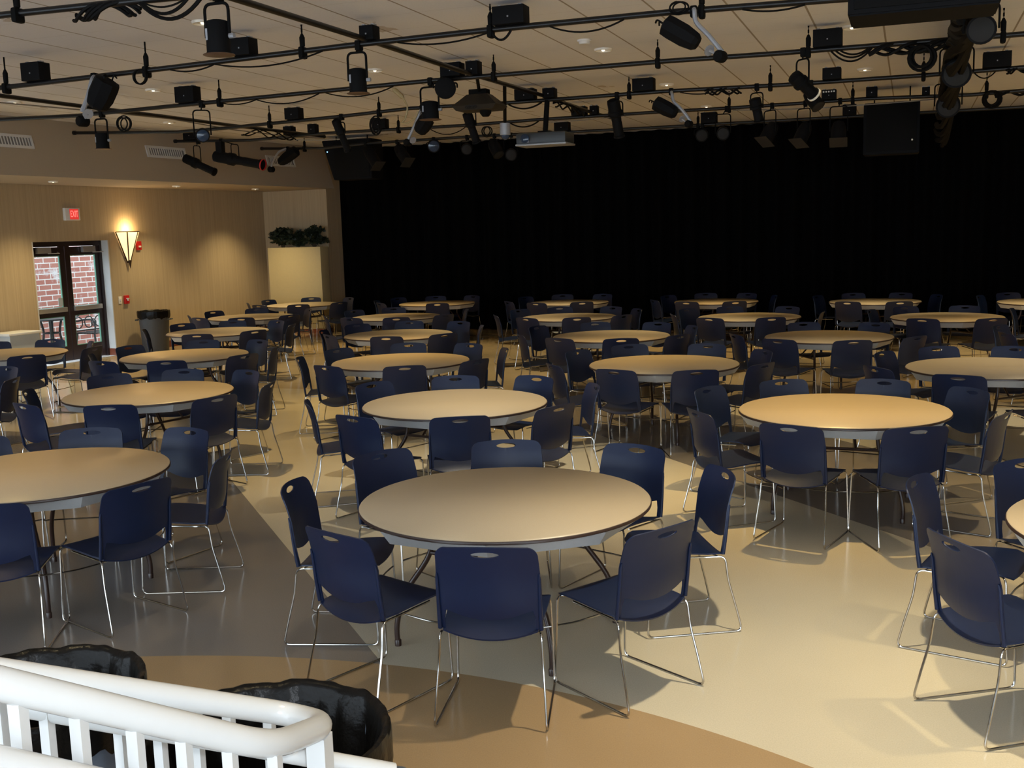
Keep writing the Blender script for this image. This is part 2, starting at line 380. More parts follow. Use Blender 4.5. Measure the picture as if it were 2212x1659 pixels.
# ------------------------------------------------------------------ outside the glass doors
b = B(); ps = [WL(5.0, -0.27), WL(21.0, -0.27), WL(21.0, -6.0), WL(5.0, -6.0)]
b.prism([(p.x, p.y) for p in ps], -0.40, -0.16); struct(b.build('ground_patio', M['patio'], smooth=False), 'pale concrete patio outside the glass doors', 'ground')
b = B(); b.box((0, 0, 1.6), (14.0, 0.3, 3.4)); bw = b.build('wall_outside', M['brick'], smooth=False)
bw.location = WL(15.5, -3.4, -0.1); bw.rotation_euler = (0, 0, math.atan2(WD.y, WD.x)); struct(bw, 'whitewashed red brick wall outside the glass doors', 'wall')

# double glass doors: local x along the wall (away from camera), y into the room, z up
def door_leaf(name, v0, v1, hinge_right, lab):
    w_ = v1 - v0
    t = bpy.data.objects.new(name, None); COL.objects.link(t); t.location = WL(v0, -0.215); t.rotation_euler = (0, 0, math.atan2(WD.y, WD.x))
    struct(t, lab, 'door')
    b = B(); st = 0.105; top = 2.08
    for x in (st / 2, w_ - st / 2): b.box((x, 0, top / 2 + 0.01), (st, 0.045, top))
    for zc, hh in ((top - 0.075, 0.15), (0.91, 0.16), (0.14, 0.26)): b.box((w_ / 2, 0, zc), (w_ - 2 * st + 0.01, 0.045, hh))
    b.build('door_frame', M['doorframe'], t, smooth=False)
    for z0, z1 in ((0.27, 0.83), (0.99, top - 0.15)):
        g = B().box((w_ / 2, 0, (z0 + z1) / 2), (w_ - 2 * st, 0.008, z1 - z0)).build('glass_pane', M['glass'], t, smooth=False)
        b = B(); x0, x1 = st, w_ - st
        for x in (x0 + 0.007, x1 - 0.007): b.box((x, -0.0, (z0 + z1) / 2), (0.014, 0.03, z1 - z0))
        for z in (z0 + 0.007, z1 - 0.007): b.box((w_ / 2, 0, z), (x1 - x0, 0.03, 0.014))
        b.build('glazing_bead', M['glassgreen'], g, smooth=False)
    b = B(); b.box((w_ / 2, -0.06, 0.955), (w_ - 0.16, 0.05, 0.085), bevel=0.008)
    for x in (0.12, w_ - 0.12): b.box((x, -0.03, 0.955), (0.05, 0.03, 0.06))
    b.build('push_bar', M['alu'], t)
    b = B(); x = w_ * 0.62 if hinge_right else w_ * 0.38
    b.box((x, -0.07, top - 0.05), (0.30, 0.07, 0.11), bevel=0.01)
    c = b.build('door_closer', M['alu'], t)
    b = B(); b.tube([(x + 0.1, -0.07, top - 0.11), (x + 0.22, -0.22, top - 0.11), (x + 0.33, -0.05, top - 0.09)], 0.008, 6); b.build('closer_arm', M['alu'], c)
    return t
# tall glazed bay further along the same wall, just out of frame
wn = bpy.data.objects.new('window_1', None); COL.objects.link(wn); wn.location = WL(8.6, -0.15, 0.12); wn.rotation_euler = (0, 0, math.atan2(WD.y, WD.x)); struct(wn, 'glazed bay in the left wall nearer the camera than the doors', 'window')
b = B()
for x in (0.03, 1.25, 2.47, 3.68): b.box((x, 0, 1.115), (0.06, 0.07, 2.23))
for z in (0.03, 2.2): b.box((1.855, 0, z), (3.7, 0.07, 0.06))
b.build('window_frame', M['doorframe'], wn, smooth=False)
for k in range(3): B().box((0.64 + 1.22 * k, 0, 1.115), (1.16, 0.008, 2.11)).build('glass_pane', M['glass'], wn, smooth=False)
# (door local -y points into the room because WNN = WD rotated clockwise)
door_leaf('door_1', DV0 + 0.05, 15.53, False, 'left leaf of the dark framed double glass doors')
door_leaf('door_2', 15.55, DV1 - 0.05, True, 'right leaf of the dark framed double glass doors')
b = B(); wall_piece(b, DV0, DV0 + 0.05, 0, DZ, -0.26, -0.16); wall_piece(b, DV1 - 0.07, DV1 - 0.02, 0, DZ, -0.26, -0.16); wall_piece(b, DV0, DV1 - 0.02, 2.09, DZ, -0.26, -0.16)
struct(b.build('trim_3', M['doorframe'], smooth=False), 'dark frame around the double glass doors', 'trim')
b = B(); b.box((0, 0, 0), (0.10, 0.004, 0.15)); o = b.build('window_sticker', M['frost'], smooth=False); o.location = WL(15.36, -0.20, 1.09); o.rotation_euler = (0, 0, math.atan2(WD.y, WD.x))
tag(o, 'small pale notice stuck low on the left door glass', 'sticker')

# wrought-iron bench end and table base seen through the glass
def iron_bench():
    t = thing('garden_bench', 'black wrought iron garden bench outside the right glass door', 'bench', WL(17.78, -1.5, -0.16), math.atan2(WD.y, WD.x)); t.scale = (1.1, 1.1, 1.15)
    # local x along wall (bench length), -y toward room
    for x in (-0.62, 0.62):
        b = B()
        b.tube(smooth_path([(x - 0.05, -0.28, 0), (x, -0.25, 0.2), (x + 0.02, -0.22, 0.42)]), 0.018, 8)
        b.tube(smooth_path([(x - 0.05, 0.28, 0), (x, 0.24, 0.2), (x + 0.02, 0.20, 0.42)]), 0.018, 8)
        b.build('leg', M['iron'], t)
        b = B(); b.tube(smooth_path([(x, -0.25, 0.43), (x, -0.27, 0.55), (x, -0.22, 0.66), (x, -0.02, 0.67), (x, 0.18, 0.64), (x, 0.24, 0.70)]), 0.016, 8)
        b.tube([Vector((x, -0.24 + 0.055 * math.cos(k * PI / 6), 0.63 + 0.055 * math.sin(k * PI / 6))) for k in range(12)], 0.012, 6, closed=True)
        b.build('armrest', M['iron'], t)
    b = B()
    for k in range(7): b.box((0, -0.24 + k * 0.075, 0.43), (1.28, 0.05, 0.02))
    b.build('seat', M['iron'], t, smooth=False)
    b = B(); b.tube(smooth_path([(-0.62, 0.24, 0.68), (-0.3, 0.27, 0.80), (0, 0.27, 0.74), (0.3, 0.27, 0.80), (0.62, 0.24, 0.68)]), 0.018, 8)
    for k in range(5):
        cx = -0.5 + k * 0.25; b.tube([Vector((cx + 0.1 * math.cos(q * PI / 8), 0.26, 0.60 + 0.1 * math.sin(q * PI / 8))) for q in range(16)], 0.011, 6, closed=True)
    b.tube([(-0.62, 0.24, 0.46), (0.62, 0.24, 0.46)], 0.014, 6); b.build('backrest', M['iron'], t)
iron_bench()
def iron_table():
    t = thing('garden_table', 'black wrought iron table base outside the left glass door', 'table', WL(16.55, -1.8, -0.16)); t.scale = (1.15, 1.15, 1.2)
    for k in range(4):
        a = k * PI / 2 + 0.3; c, s_ = math.cos(a), math.sin(a)
        b = B(); b.tube(smooth_path([(c * 0.30, s_ * 0.30, 0), (c * 0.20, s_ * 0.20, 0.18), (c * 0.13, s_ * 0.13, 0.45), (c * 0.17, s_ * 0.17, 0.68)]), 0.02, 8); b.build('leg', M['iron'], t)
    b = B(); b.tube([(0.2 * math.cos(q * PI / 8), 0.2 * math.sin(q * PI / 8), 0.22) for q in range(16)], 0.012, 6, closed=True); b.tube([(0.13 * math.cos(q * PI / 8), 0.13 * math.sin(q * PI / 8), 0.46) for q in range(16)], 0.012, 6, closed=True)
    b.build('ring_brace', M['iron'], t)
    B().lathe([(0.42, 0.68), (0.44, 0.69), (0.44, 0.705), (0.42, 0.71)], 32).build('tabletop', M['iron'], t)
iron_table()

# ------------------------------------------------------------------ things on the left wall
WR = math.atan2(WD.y, WD.x)
def on_wall(v, z, off=0.0): return WL(v, off, z)
# EXIT sign (local x along wall; -y faces the room)
t = thing('exit_sign', 'lit red EXIT sign above the glass doors', 'sign', on_wall(15.57, 2.66, 0.03), WR)
B().box((0, 0.0, 0), (0.34, 0.06, 0.22), bevel=0.006).build('housing', M['white'], t)
B().box((0.03, -0.032, 0), (0.20, 0.006, 0.185)).build('panel', M['exit'], t, smooth=False)
cu = bpy.data.curves.new('exit_text', 'FONT'); cu.body = 'EXIT'; cu.size = 0.165; cu.align_x = 'CENTER'; cu.align_y = 'CENTER'; cu.extrude = 0.002
to = bpy.data.objects.new('exit_text', cu); COL.objects.link(to); bpy.context.view_layer.update()
me = bpy.data.meshes.new_from_object(to.evaluated_get(bpy.context.evaluated_depsgraph_get())); bpy.data.objects.remove(to)
for v_ in me.vertices: v_.co = Vector((v_.co.x * 0.52, 0, v_.co.y)) + Vector((0.03, -0.037 - v_.co.z, 0))
me.materials.append(M['exitred']); lo = bpy.data.objects.new('lettering', me); COL.objects.link(lo); lo.parent = t
# wall sconce
t = thing('wall_sconce', 'lit fan-shaped sconce right of the doors', 'lamp', on_wall(16.89, 1.64, 0.0), WR)
def sconce_pt(a, z):   # half cone against the wall, widening upwards
    r = 0.03 + 0.245 * (z - 0.10) / 0.58; return Vector((r * math.cos(a), -0.02 - 0.62 * r * math.sin(a), z))
for k in range(3):
    b = B(); a0, a1 = PI * k / 3, PI * (k + 1) / 3; g = []
    for i in range(5):
        a = a0 + (a1 - a0) * i / 4; g.append((b.bm.verts.new(sconce_pt(a, 0.14)), b.bm.verts.new(sconce_pt(a, 0.68))))
    for i in range(4): b.bm.faces.new((g[i][0], g[i + 1][0], g[i + 1][1], g[i][1]))
    bmesh.ops.solidify(b.bm, geom=b.bm.faces[:], thickness=0.004); b.build('glass_panel', M['amber'], t)
b = B()
for k in range(4): a = PI * k / 3; b.tube([sconce_pt(a, 0.10), sconce_pt(a, 0.69)], 0.013, 6)
b.tube([sconce_pt(PI * i / 12, 0.69) for i in range(13)], 0.009, 6); b.build('frame', M['bronze'], t)
b = B(); b.lathe([(0.0, -0.02), (0.02, 0.05), (0.04, 0.15)], 16, Matrix.Translation((0, -0.05, 0)) @ Matrix.Diagonal((1, 0.6, 1, 1))); b.build('finial', M['bronze'], t)
B().box((0, -0.01, 0.40), (0.16, 0.02, 0.45)).build('back_plate', M['bronze'], t)
sl_ = bpy.data.lights.new('sconce_bulb', 'POINT'); sl_.energy = 13; sl_.color = (1.0, 0.70, 0.33); sl_.shadow_soft_size = 0.05
so = bpy.data.objects.new('sconce_bulb', sl_); COL.objects.link(so); so.parent = t; so.location = (0, -0.13, 0.74)
# fire alarm strobe, pull station, switch plate
t = thing('fire_alarm_strobe', 'small red fire alarm strobe right of the sconce', 'alarm', on_wall(17.18, 2.06, 0.02), WR)
B().box((0, 0, 0), (0.12, 0.045, 0.17), bevel=0.008).build('body', M['red'], t); B().box((0.0, -0.03, -0.02), (0.05, 0.03, 0.035), bevel=0.006).build('strobe_lens', M['white'], t)
t = thing('fire_pull_station', 'red fire alarm pull station beside the door recess', 'alarm', on_wall(16.75, 1.04, 0.02), WR)
B().box((0, 0, 0), (0.11, 0.05, 0.16), bevel=0.008).build('body', M['red'], t); b = B(); b.box((0, -0.032, 0.02), (0.06, 0.02, 0.02)); b.box((0, -0.032, 0.0), (0.02, 0.02, 0.05)); b.build('pull_handle', M['white'], t, smooth=False)
t = thing('light_switch', 'small pale switch plate left of the red pull station', 'switch', on_wall(16.60, 1.04, 0.006), WR)
B().box((0, 0, 0), (0.075, 0.012, 0.14), bevel=0.003).build('plate', M['trimring'], t); B().box((0, -0.009, 0), (0.018, 0.014, 0.035)).build('toggle', M['white'], t, smooth=False)
# air vents in the bulkhead face
lean = math.atan2(1.86 - 1.62, CEIL - SOFZ)
for (v0, v1, lab) in ((12.40, 13.20, 'white air vent at the far left of the bulkhead'), (15.62, 16.62, 'white air vent in the middle of the bulkhead'), (19.0, 19.95, 'pale air vent near the curtain end of the bulkhead')):
    vc = (v0 + v1) / 2; zc = 3.69; P = sl(vc, 1.86 - (zc - SOFZ) * math.tan(lean), zc) + WNN * 0.012
    t = thing('air_vent', lab, 'vent', P, WR, 'air vents in the bulkhead'); t.rotation_euler = (-lean, 0, WR)
    L = v1 - v0; b = B()
    for x in (-L / 2 + 0.02, L / 2 - 0.02): b.box((x, 0, 0), (0.04, 0.022, 0.21))
    for z in (-0.085, 0.085): b.box((0, 0, z), (L, 0.022, 0.04))
    b.build('frame', M['vent'], t, smooth=False)
    B().box((0, 0.004, 0), (L - 0.04, 0.006, 0.16)).build('backing', M['ventdark'], t, smooth=False)
    b = B()
    for k in range(int((L - 0.08) / 0.055)): b.box((-L / 2 + 0.06 + k * 0.055, -0.002, 0), (0.014, 0.014, 0.14))
    b.build('louvres', M['vent'], t, smooth=False)

# planter box and artificial plants
UR = A
PA, PB = -13.47, -12.13
t = thing('planter_box', 'tall cream planter box against the back wall', 'planter', W3((PA + PB) / 2, 20.86, 0), UR)
B().box((0, 0.0, 0.955), (PB - PA, 0.34, 1.91), bevel=0.006).build('body', M['cream'], t)
B().box((0, 0, 0.05), (PB - PA + 0.02, 0.36, 0.10)).build('plinth', M['wood'], t, smooth=False)
def plant(u, v, z, r, h, label, seed):
    rnd = random.Random(seed); t = thing('artificial_plant', label, 'plant', W3(u, v, z), UR, 'leafy plants on the planter')
    b = B(); tips = []
    for k in range(34):
        a = rnd.uniform(0, 2 * PI); rr = r * rnd.uniform(0.25, 1.0); hh = h * rnd.uniform(0.35, 1.0) * (1.15 - 0.45 * rr / r)
        e = Vector((rr * math.cos(a), 0.45 * rr * math.sin(a), hh)); m_ = Vector((e.x * 0.35, e.y * 0.35, hh * 0.75))
        path = smooth_path([(e.x * 0.1, e.y * 0.1, -0.02), m_, e], 5); b.tube(path, 0.006, 5); tips += path[4:]
    b.build('stems', M['stem'], t)
    b = B()
    for p in tips:
        for q in range(8):
            d = Vector((rnd.uniform(-1, 1), rnd.uniform(-1, 1), rnd.uniform(-0.7, 0.8))).normalized(); l = rnd.uniform(0.06, 0.11); wv = d.cross(Vector((rnd.uniform(-1, 1), rnd.uniform(-1, 1), rnd.uniform(-1, 1)))).normalized() * l * 0.33
            b.quad(p, p + d * l * 0.5 + wv, p + d * l, p + d * l * 0.5 - wv)
    b.build('leaves', M['leaf'], t, smooth=False)
plant(-13.16, 20.84, 1.92, 0.34, 0.42, 'dark leafy plant at the left end of the cream planter', 3)
plant(-12.77, 20.86, 1.92, 0.17, 0.34, 'low leafy plant in the middle of the cream planter', 5)
plant(-12.36, 20.84, 1.92, 0.36, 0.46, 'tallest leafy plant at the right end of the cream planter', 9)

# ------------------------------------------------------------------ bins
def bin_(name, label, P, r, h, body, group=None, liner=True, seed=1):
    t = thing(name, label, 'bin', P, 0, group); rnd = random.Random(seed)
    B().lathe([(r * 0.78, 0.0), (r * 0.80, 0.02), (r * 0.95, h - 0.06), (r, h - 0.05), (r, h), (r * 0.965, h), (r * 0.945, h - 0.06), (r * 0.765, 0.04), (0.0, 0.04)], 48, cap=False).build('body', body, t)
    b = B()
    for s_ in (-1, 1): b.tube(round_path([(s_ * r * 0.95, -0.08, h - 0.16), (s_ * (r + 0.035), -0.08, h - 0.16), (s_ * (r + 0.035), 0.08, h - 0.16), (s_ * r * 0.95, 0.08, h - 0.16)], 0.02), 0.014, 6)
    b.build('handles', body, t)
    if liner:
        b = B(); seg = 120; rows = []
        prof = [(1.00, h - 0.13), (1.025, h - 0.08), (1.028, h - 0.01), (1.02, h + 0.010), (0.985, h + 0.012), (0.94, h - 0.005), (0.88, h - 0.10), (0.79, h - 0.24), (0.66, h - 0.46)]
        phs = [rnd.uniform(0, 6.28) for _ in range(6)]
        for i, (f, z) in enumerate(prof):
            row = []
            for k in range(seg):
                a = 2 * PI * k / seg; tw = a + (0.05 * max(0, i - 4))
                wob = 0.006 * math.sin(9 * tw + phs[0]) + 0.004 * math.sin(17 * tw + phs[1]) + 0.003 * math.sin(31 * tw + phs[2])
                amp = (0.8, 0.5, 0.25, 0.15, 0.15, 0.4, 1.6, 3.2, 4.2)[i]
                row.append(b.bm.verts.new(((r * f + wob * amp) * math.cos(a), (r * f + wob * amp) * math.sin(a), z + (wob * 2.0 if i == 0 else wob * 0.5))))
            rows.append(row)
        for p, q in zip(rows, rows[1:]):
            for k in range(seg): b.bm.faces.new((p[k], p[(k + 1) % seg], q[(k + 1) % seg], q[k]))
        b.build('bin_liner', M['liner'], t, angle=70)
    return t
bin_('trash_bin', 'open lined bin at the railing end, right one of two', Vector((-0.68, 2.69, 0)), 0.32, 0.82, M['bin'], 'bins behind the white railing', seed=4)
bin_('trash_bin', 'open lined bin by the railing, at the bottom left corner', Vector((-1.45, 3.03, 0)), 0.31, 0.82, M['bin'], 'bins behind the white railing', seed=8)
bin_('trash_bin', 'grey bin with black liner standing against the left wall', WL(16.97, 0.46, 0), 0.30, 0.80, M['bingrey'], seed=6)
t = thing('storage_bin', 'pale see-through bin left of the glass doors', 'bin', WL(13.85, 0.34, 0), WR)
b = B(); b.prism([(-0.30, -0.22), (0.30, -0.22), (0.30, 0.22), (-0.30, 0.22)], 0.0, 0.66); b.build('body', M['frost'], t, smooth=False)
b = B(); b.box((0, 0, 0.68), (0.68, 0.50, 0.04), bevel=0.01); b.build('rim', M['white'], t)

# ------------------------------------------------------------------ white railing in front of the camera
def railing():
    NL, NR, CO, FR, FL_ = at_dist(-60, 1463, 1.50), at_dist(585, 1614, 1.76), at_dist(706, 1566, 1.97), at_dist(640, 1545, 2.10), at_dist(-120, 1432, 1.95)
    t = thing('railing', 'white painted tube railing at the lower left', 'railing', Vector((NR.x, NR.y, 0)))
    org = Vector((NR.x, NR.y, 0)); L = lambda p: p - org
    b = B(); path = round_path([L(NL), L(NR), L(CO), L(FR), L(FL_)], 0.07, 6); b.tube(path, 0.0215, 18); b.build('top_rail', M['rail'], t)
    drop = 0.62
    def baluster(P, w_, name='baluster', low=None):
        b = B(); d = (NR - NL).normalized(); ang = math.atan2(d.y, d.x); z1 = P.z - 0.012; z0 = low if low is not None else P.z - drop
        b.box((P.x - org.x, P.y - org.y, (z0 + z1) / 2), (w_, w_, z1 - z0), Matrix.Rotation(ang + 0.5, 3, 'Z')); b.build(name, M['rail'], t, smooth=False)
    def along(Pa, Pb, x):
        lo, hi = 0.0, 1.0
        for _ in range(40):
            m_ = (lo + hi) / 2
            if project(Pa.lerp(Pb, m_))[0] < x: lo = m_
            else: hi = m_
        return Pa.lerp(Pb, lo)
    for x in (38, 170, 292, 398, 498): baluster(along(NL, NR, x - 4), 0.017)
    baluster(along(NR, CO, 592), 0.017)
    baluster(along(NR, CO, 688), 0.034, 'end_post', 0.5)
    for x in (-10, 92, 252, 338, 420, 492, 580): baluster(along(FL_, FR, x), 0.017)
    # lower rails
    a, c = at_dist(-40, 1512, 2.0), at_dist(850, 1668, 2.1)
    b = B(); b.tube([L(a), L(c)], 0.017, 14); b.build('lower_rail', M['rail'], t)
    a, c = at_dist(-60, 1632, 1.50), at_dist(560, 1765, 1.80)
    b = B(); b.tube([L(a), L(c)], 0.019, 14); b.build('lower_rail', M['rail'], t)
    b = B()
    for x, y, r_, s_ in ((593, 1529, 2.085, 0.006), (684, 1543, 2.0, 0.005), (424, 1550, 1.70, 0.003)):
        P = at_dist(x, y, r_) - org; b.lathe([(0, 0), (s_, 0.0005), (s_ * 0.8, 0.001), (0, 0.0015)], 7, Matrix.Translation(P) @ Matrix.Diagonal((1.6, 0.7, 1, 1)))
    b.build('chipped_paint', M['rust'], t)
railing()
# platform edge the railing stands on (below the frame)
b = B(); b.box((-1.6, 0.35, 0.25), (3.2, 2.0, 0.5)); struct(b.build('floor_platform', M['patio'], smooth=False), 'low platform under the white railing', 'platform')

# ------------------------------------------------------------------ tables
TABLES = {1: (-0.055, 5.46), 2: (2.463, 7.857), 3: (-0.475, 8.713), 4: (-3.376, 9.855), 5: (-2.923, 6.469), 6: (1.557, 10.848), 7: (-1.224, 11.765), 8: (-3.996, 13.031), 9: (-6.58, 13.846), 10: (-4.469, 16.298), 11: (-4.653, 19.227), 12: (-4.299, 22.345), 13: (-1.571, 14.958), 14: (-1.942, 18.243), 15: (-1.456, 21.484), 16: (1.143, 20.57), 17: (0.946, 17.094), 18: (1.311, 13.874), 19: (3.796, 19.646), 20: (3.618, 16.132), 21: (3.886, 13.004), 22: (6.319, 18.487), 23: (6.2, 15.136), 24: (4.479, 9.87), 25: (8.73, 17.306), 26: (2.995, 4.563), 27: (-6.2, 10.6), 28: (6.75, 12.0), 29: (8.08, 14.64)}
# short name of every table: row counted from the camera, column counted from the left
TN = {5: 'front left table', 1: 'front centre table', 26: 'front right table', 27: 'row two table past left edge', 4: 'left table of row two', 3: 'centre table of row two', 2: 'right table of row two',
      9: 'table by the glass doors', 8: 'row three table in column one', 7: 'row three table in column two', 6: 'row three table in column three', 24: 'row three table in column four',
      10: 'row four table in column one', 13: 'row four table in column two', 18: 'row four table in column three', 21: 'row four table in column four', 28: 'row four table past right edge',
      11: 'row five table in column one', 14: 'row five table in column two', 17: 'row five table in column three', 20: 'row five table in column four', 23: 'row five table in column five', 29: 'row five table past right edge',
      12: 'curtain row table by the planter', 15: 'second table of the curtain row', 16: 'third table of the curtain row', 19: 'fourth table of the curtain row', 22: 'fifth table of the curtain row', 25: 'sixth table of the curtain row'}
TL = {5: 'round beige table cut off by the left edge, nearest on the left', 1: 'round beige table in front centre, nearest and largest in view', 26: 'round beige table sliver cut off at the right edge in front',
      2: 'bright yellow-lit round table right of centre in row two', 3: 'round table with a light pool, behind the front centre table', 4: 'round table behind the nearest left one',
      9: 'round table at the left edge in front of the glass doors', 12: 'round table below the cream planter, leftmost of the curtain row', 24: 'round table cut off by the right edge in row three',
      25: 'round table cut off by the right edge at the curtain'}
def table_proto():
    t = thing('round_table', '', 'table', group='round folding tables')
    R = 0.762
    parts = []
    parts.append(B().lathe([(0.0, 0.716), (R - 0.012, 0.716), (R - 0.004, 0.722), (R - 0.003, 0.733), (R - 0.010, 0.740), (0.0, 0.7402)], 96, cap=False).build('tabletop', M['laminate'], t, angle=50))
    parts.append(B().lathe([(R - 0.006, 0.714), (R + 0.001, 0.717), (R + 0.0015, 0.726), (R - 0.002, 0.731), (R - 0.006, 0.731)], 96, cap=False).build('edge_band', M['rim'], t))
    b = B(); oct_ = lambda r: [(r * math.cos(PI * k / 4 + PI / 8), r * math.sin(PI * k / 4 + PI / 8)) for k in range(8)]
    lo = [b.bm.verts.new((x, y, 0.645)) for x, y in oct_(0.715)]; hi = [b.bm.verts.new((x, y, 0.7155)) for x, y in oct_(0.765)]; li = [b.bm.verts.new((x, y, 0.66)) for x, y in oct_(0.62)]; hii = [b.bm.verts.new((x, y, 0.7155)) for x, y in oct_(0.62)]
    for k in range(8):
        j = (k + 1) % 8; b.bm.faces.new((lo[k], lo[j], hi[j], hi[k])); b.bm.faces.new((li[k], li[j], lo[j], lo[k])); b.bm.faces.new((hii[k], hii[j], li[j], li[k]))
    parts.append(b.build('apron', M['apron'], t, smooth=False))
    for s_ in (-1, 1):
        for q in (-1, 1):
            b = B(); b.tube(smooth_path([(q * 0.27, s_ * 0.30, 0.712), (q * 0.27, s_ * 0.30, 0.56), (q * 0.30, s_ * 0.31, 0.46), (q * 0.41, s_ * 0.36, 0.28), (q * 0.45, s_ * 0.385, 0.12), (q * 0.45, s_ * 0.385, 0.0)], 5), 0.0145, 10)
            b.lathe([(0.017, 0.0), (0.018, 0.03), (0.015, 0.035)], 10, Matrix.Translation((q * 0.45, s_ * 0.385, 0)))
            parts.append(b.build('leg', M['table_leg'], t))
        b = B(); b.tube([(-0.285, s_ * 0.305, 0.50), (0.285, s_ * 0.305, 0.50)], 0.011, 8); b.tube(round_path([(-0.12, s_ * 0.305, 0.50), (-0.10, s_ * 0.20, 0.62), (-0.08, s_ * 0.02, 0.705)], 0.03), 0.009, 8); b.tube(round_path([(0.12, s_ * 0.305, 0.50), (0.10, s_ * 0.20, 0.62), (0.08, s_ * 0.02, 0.705)], 0.03), 0.009, 8)
        parts.append(b.build('leg_brace', M['table_leg'], t))
    KIDS[t.name] = parts; return t
tp = table_proto(); first = True; rnd = random.Random(11)
for k, (x, y) in TABLES.items():
    lab = TL.get(k) or ('round beige folding table, the ' + TN[k])
    rz = math.radians(241 + 90) if k == 1 else rnd.choice((0.3, 1.1, 1.9, 2.6)) + rnd.uniform(-0.2, 0.2)
    if first: tp.location = (x, y, 0); tp.rotation_euler = (0, 0, rz); tp['label'] = lab; first = False
    else: dup(tp, (x, y, 0), rz, lab)

# ------------------------------------------------------------------ chairs
def back_y(s, z):
    pts = [(0.42, -0.185), (0.53, -0.200), (0.66, -0.215), (0.74, -0.236), (0.83, -0.268)]
    for (z0, y0), (z1, y1) in zip(pts, pts[1:]):
        if z <= z1: y = y0 + (y1 - y0) * max(0.0, (z - z0)) / (z1 - z0); break
    else: y = pts[-1][1]
    k = min(1.0, max(0.0, (z - 0.42) / 0.10))
    return y - 0.040 * (1 - min(1, (s / 0.226) ** 2)) * (0.45 + 0.55 * k)
def chair_proto():
    t = thing('stacking_chair', '', 'chair', group='navy stacking chairs'); parts = []
    # seat
    b = B(); ns, ntt = 14, 14; g = []
    for j in range(ntt + 1):
        tt = j / ntt; row = []
        hw = 0.208 + 0.020 * math.sin(min(1, tt * 1.3) * PI / 2); 
        if tt > 0.86: hw -= 0.05 * ((tt - 0.86) / 0.14) ** 2.2
        for i in range(ns + 1):
            s = -1 + 2 * i / ns
            y = -0.200 + 0.435 * tt - 0.026 * (1 - s * s) * (1 - min(1, tt / 0.35)) + 0.012 * (1 - s * s) * max(0, (tt - 0.8) / 0.2)
            if tt < 0.2: z = 0.388 + (0.425 - 0.388) * (tt / 0.2) ** 0.8 + 0.036 * s * s * (1 - tt / 0.2) + 0.006 * s * s * tt / 0.2
            else:
                q = (tt - 0.2) / 0.8; z = 0.425 + 0.022 * math.sin(min(1, q * 1.25) * PI / 2) + 0.006 * s * s
                if q > 0.8: z -= 0.030 * ((q - 0.8) / 0.2) ** 2
            row.append(b.bm.verts.new((s * hw, y, z)))
        g.append(row)
    for j in range(ntt):
        for i in range(ns): b.bm.faces.new((g[j][i], g[j][i + 1], g[j + 1][i + 1], g[j + 1][i]))
    bmesh.ops.recalc_face_normals(b.bm, faces=b.bm.faces[:]); bmesh.ops.solidify(b.bm, geom=b.bm.faces[:], thickness=0.008)
    parts.append(b.build('seat', M['navy'], t, angle=50))
    # back shell: outline with a window below and the oval hand hole
    b = B(); out = []
    T = 0.82
    L = [(-0.222, 0.425), (-0.227, 0.55), (-0.226, 0.68), (-0.222, 0.75)]
    out += L
    for k in range(1, 8): a = PI - k * PI / 16; out.append((-0.172 + 0.05 * math.cos(a), 0.762 + 0.05 * math.sin(a)))
    out += [(-0.15, 0.8135), (-0.09, 0.8175), (-0.03, T - 0.0005), (0.03, T - 0.0005), (0.09, 0.8175), (0.15, 0.8135)]
    for k in range(7, 0, -1): a = k * PI / 16; out.append((0.172 + 0.05 * math.cos(a), 0.762 + 0.05 * math.sin(a)))
    out += [(-x, z) for x, z in L[::-1]]
    out += [(0.198, 0.425), (0.199, 0.475), (0.190, 0.515)] + [(0.16 - 0.32 * k / 10, 0.474 + 0.033 * ((1 - 2 * k / 10) ** 2)) for k in range(11)] + [(-0.190, 0.515), (-0.199, 0.475), (-0.198, 0.425)]
    hole = [(0.062 * math.cos(2 * PI * k / 20), 0.783 + 0.0145 * math.sin(2 * PI * k / 20)) for k in range(20)]
    es = []
    for loop in (out, hole):
        vs = [b.bm.verts.new((x, 0, z)) for x, z in loop]
        es += [b.bm.edges.new((vs[i], vs[(i + 1) % len(vs)])) for i in range(len(vs))]
    bmesh.ops.triangle_fill(b.bm, use_beauty=True, edges=es)
    for x in [-0.2 + 0.05 * k for k in range(9)]: bmesh.ops.bisect_plane(b.bm, geom=b.bm.verts[:] + b.bm.edges[:] + b.bm.faces[:], plane_co=(x, 0, 0), plane_no=(1, 0, 0))
    for z in [0.45, 0.49, 0.53, 0.57, 0.61, 0.66, 0.70, 0.74]: bmesh.ops.bisect_plane(b.bm, geom=b.bm.verts[:] + b.bm.edges[:] + b.bm.faces[:], plane_co=(0, 0, z), plane_no=(0, 0, 1))
    for v_ in b.bm.verts: v_.co.y = back_y(v_.co.x, v_.co.z)
    bmesh.ops.recalc_face_normals(b.bm, faces=b.bm.faces[:]); bmesh.ops.solidify(b.bm, geom=b.bm.faces[:], thickness=0.007)
    for s_ in (-1, 1):
        b.tube([(s_ * 0.222, back_y(0.222, z) - 0.004, z) for z in (0.424, 0.47, 0.53, 0.60, 0.66, 0.685)], [0.010, 0.010, 0.009, 0.008, 0.007, 0.003], 8)
    parts.append(b.build('backrest', M['navy'], t, angle=55))
    # chrome sled frames, left and right
    R = 0.0055
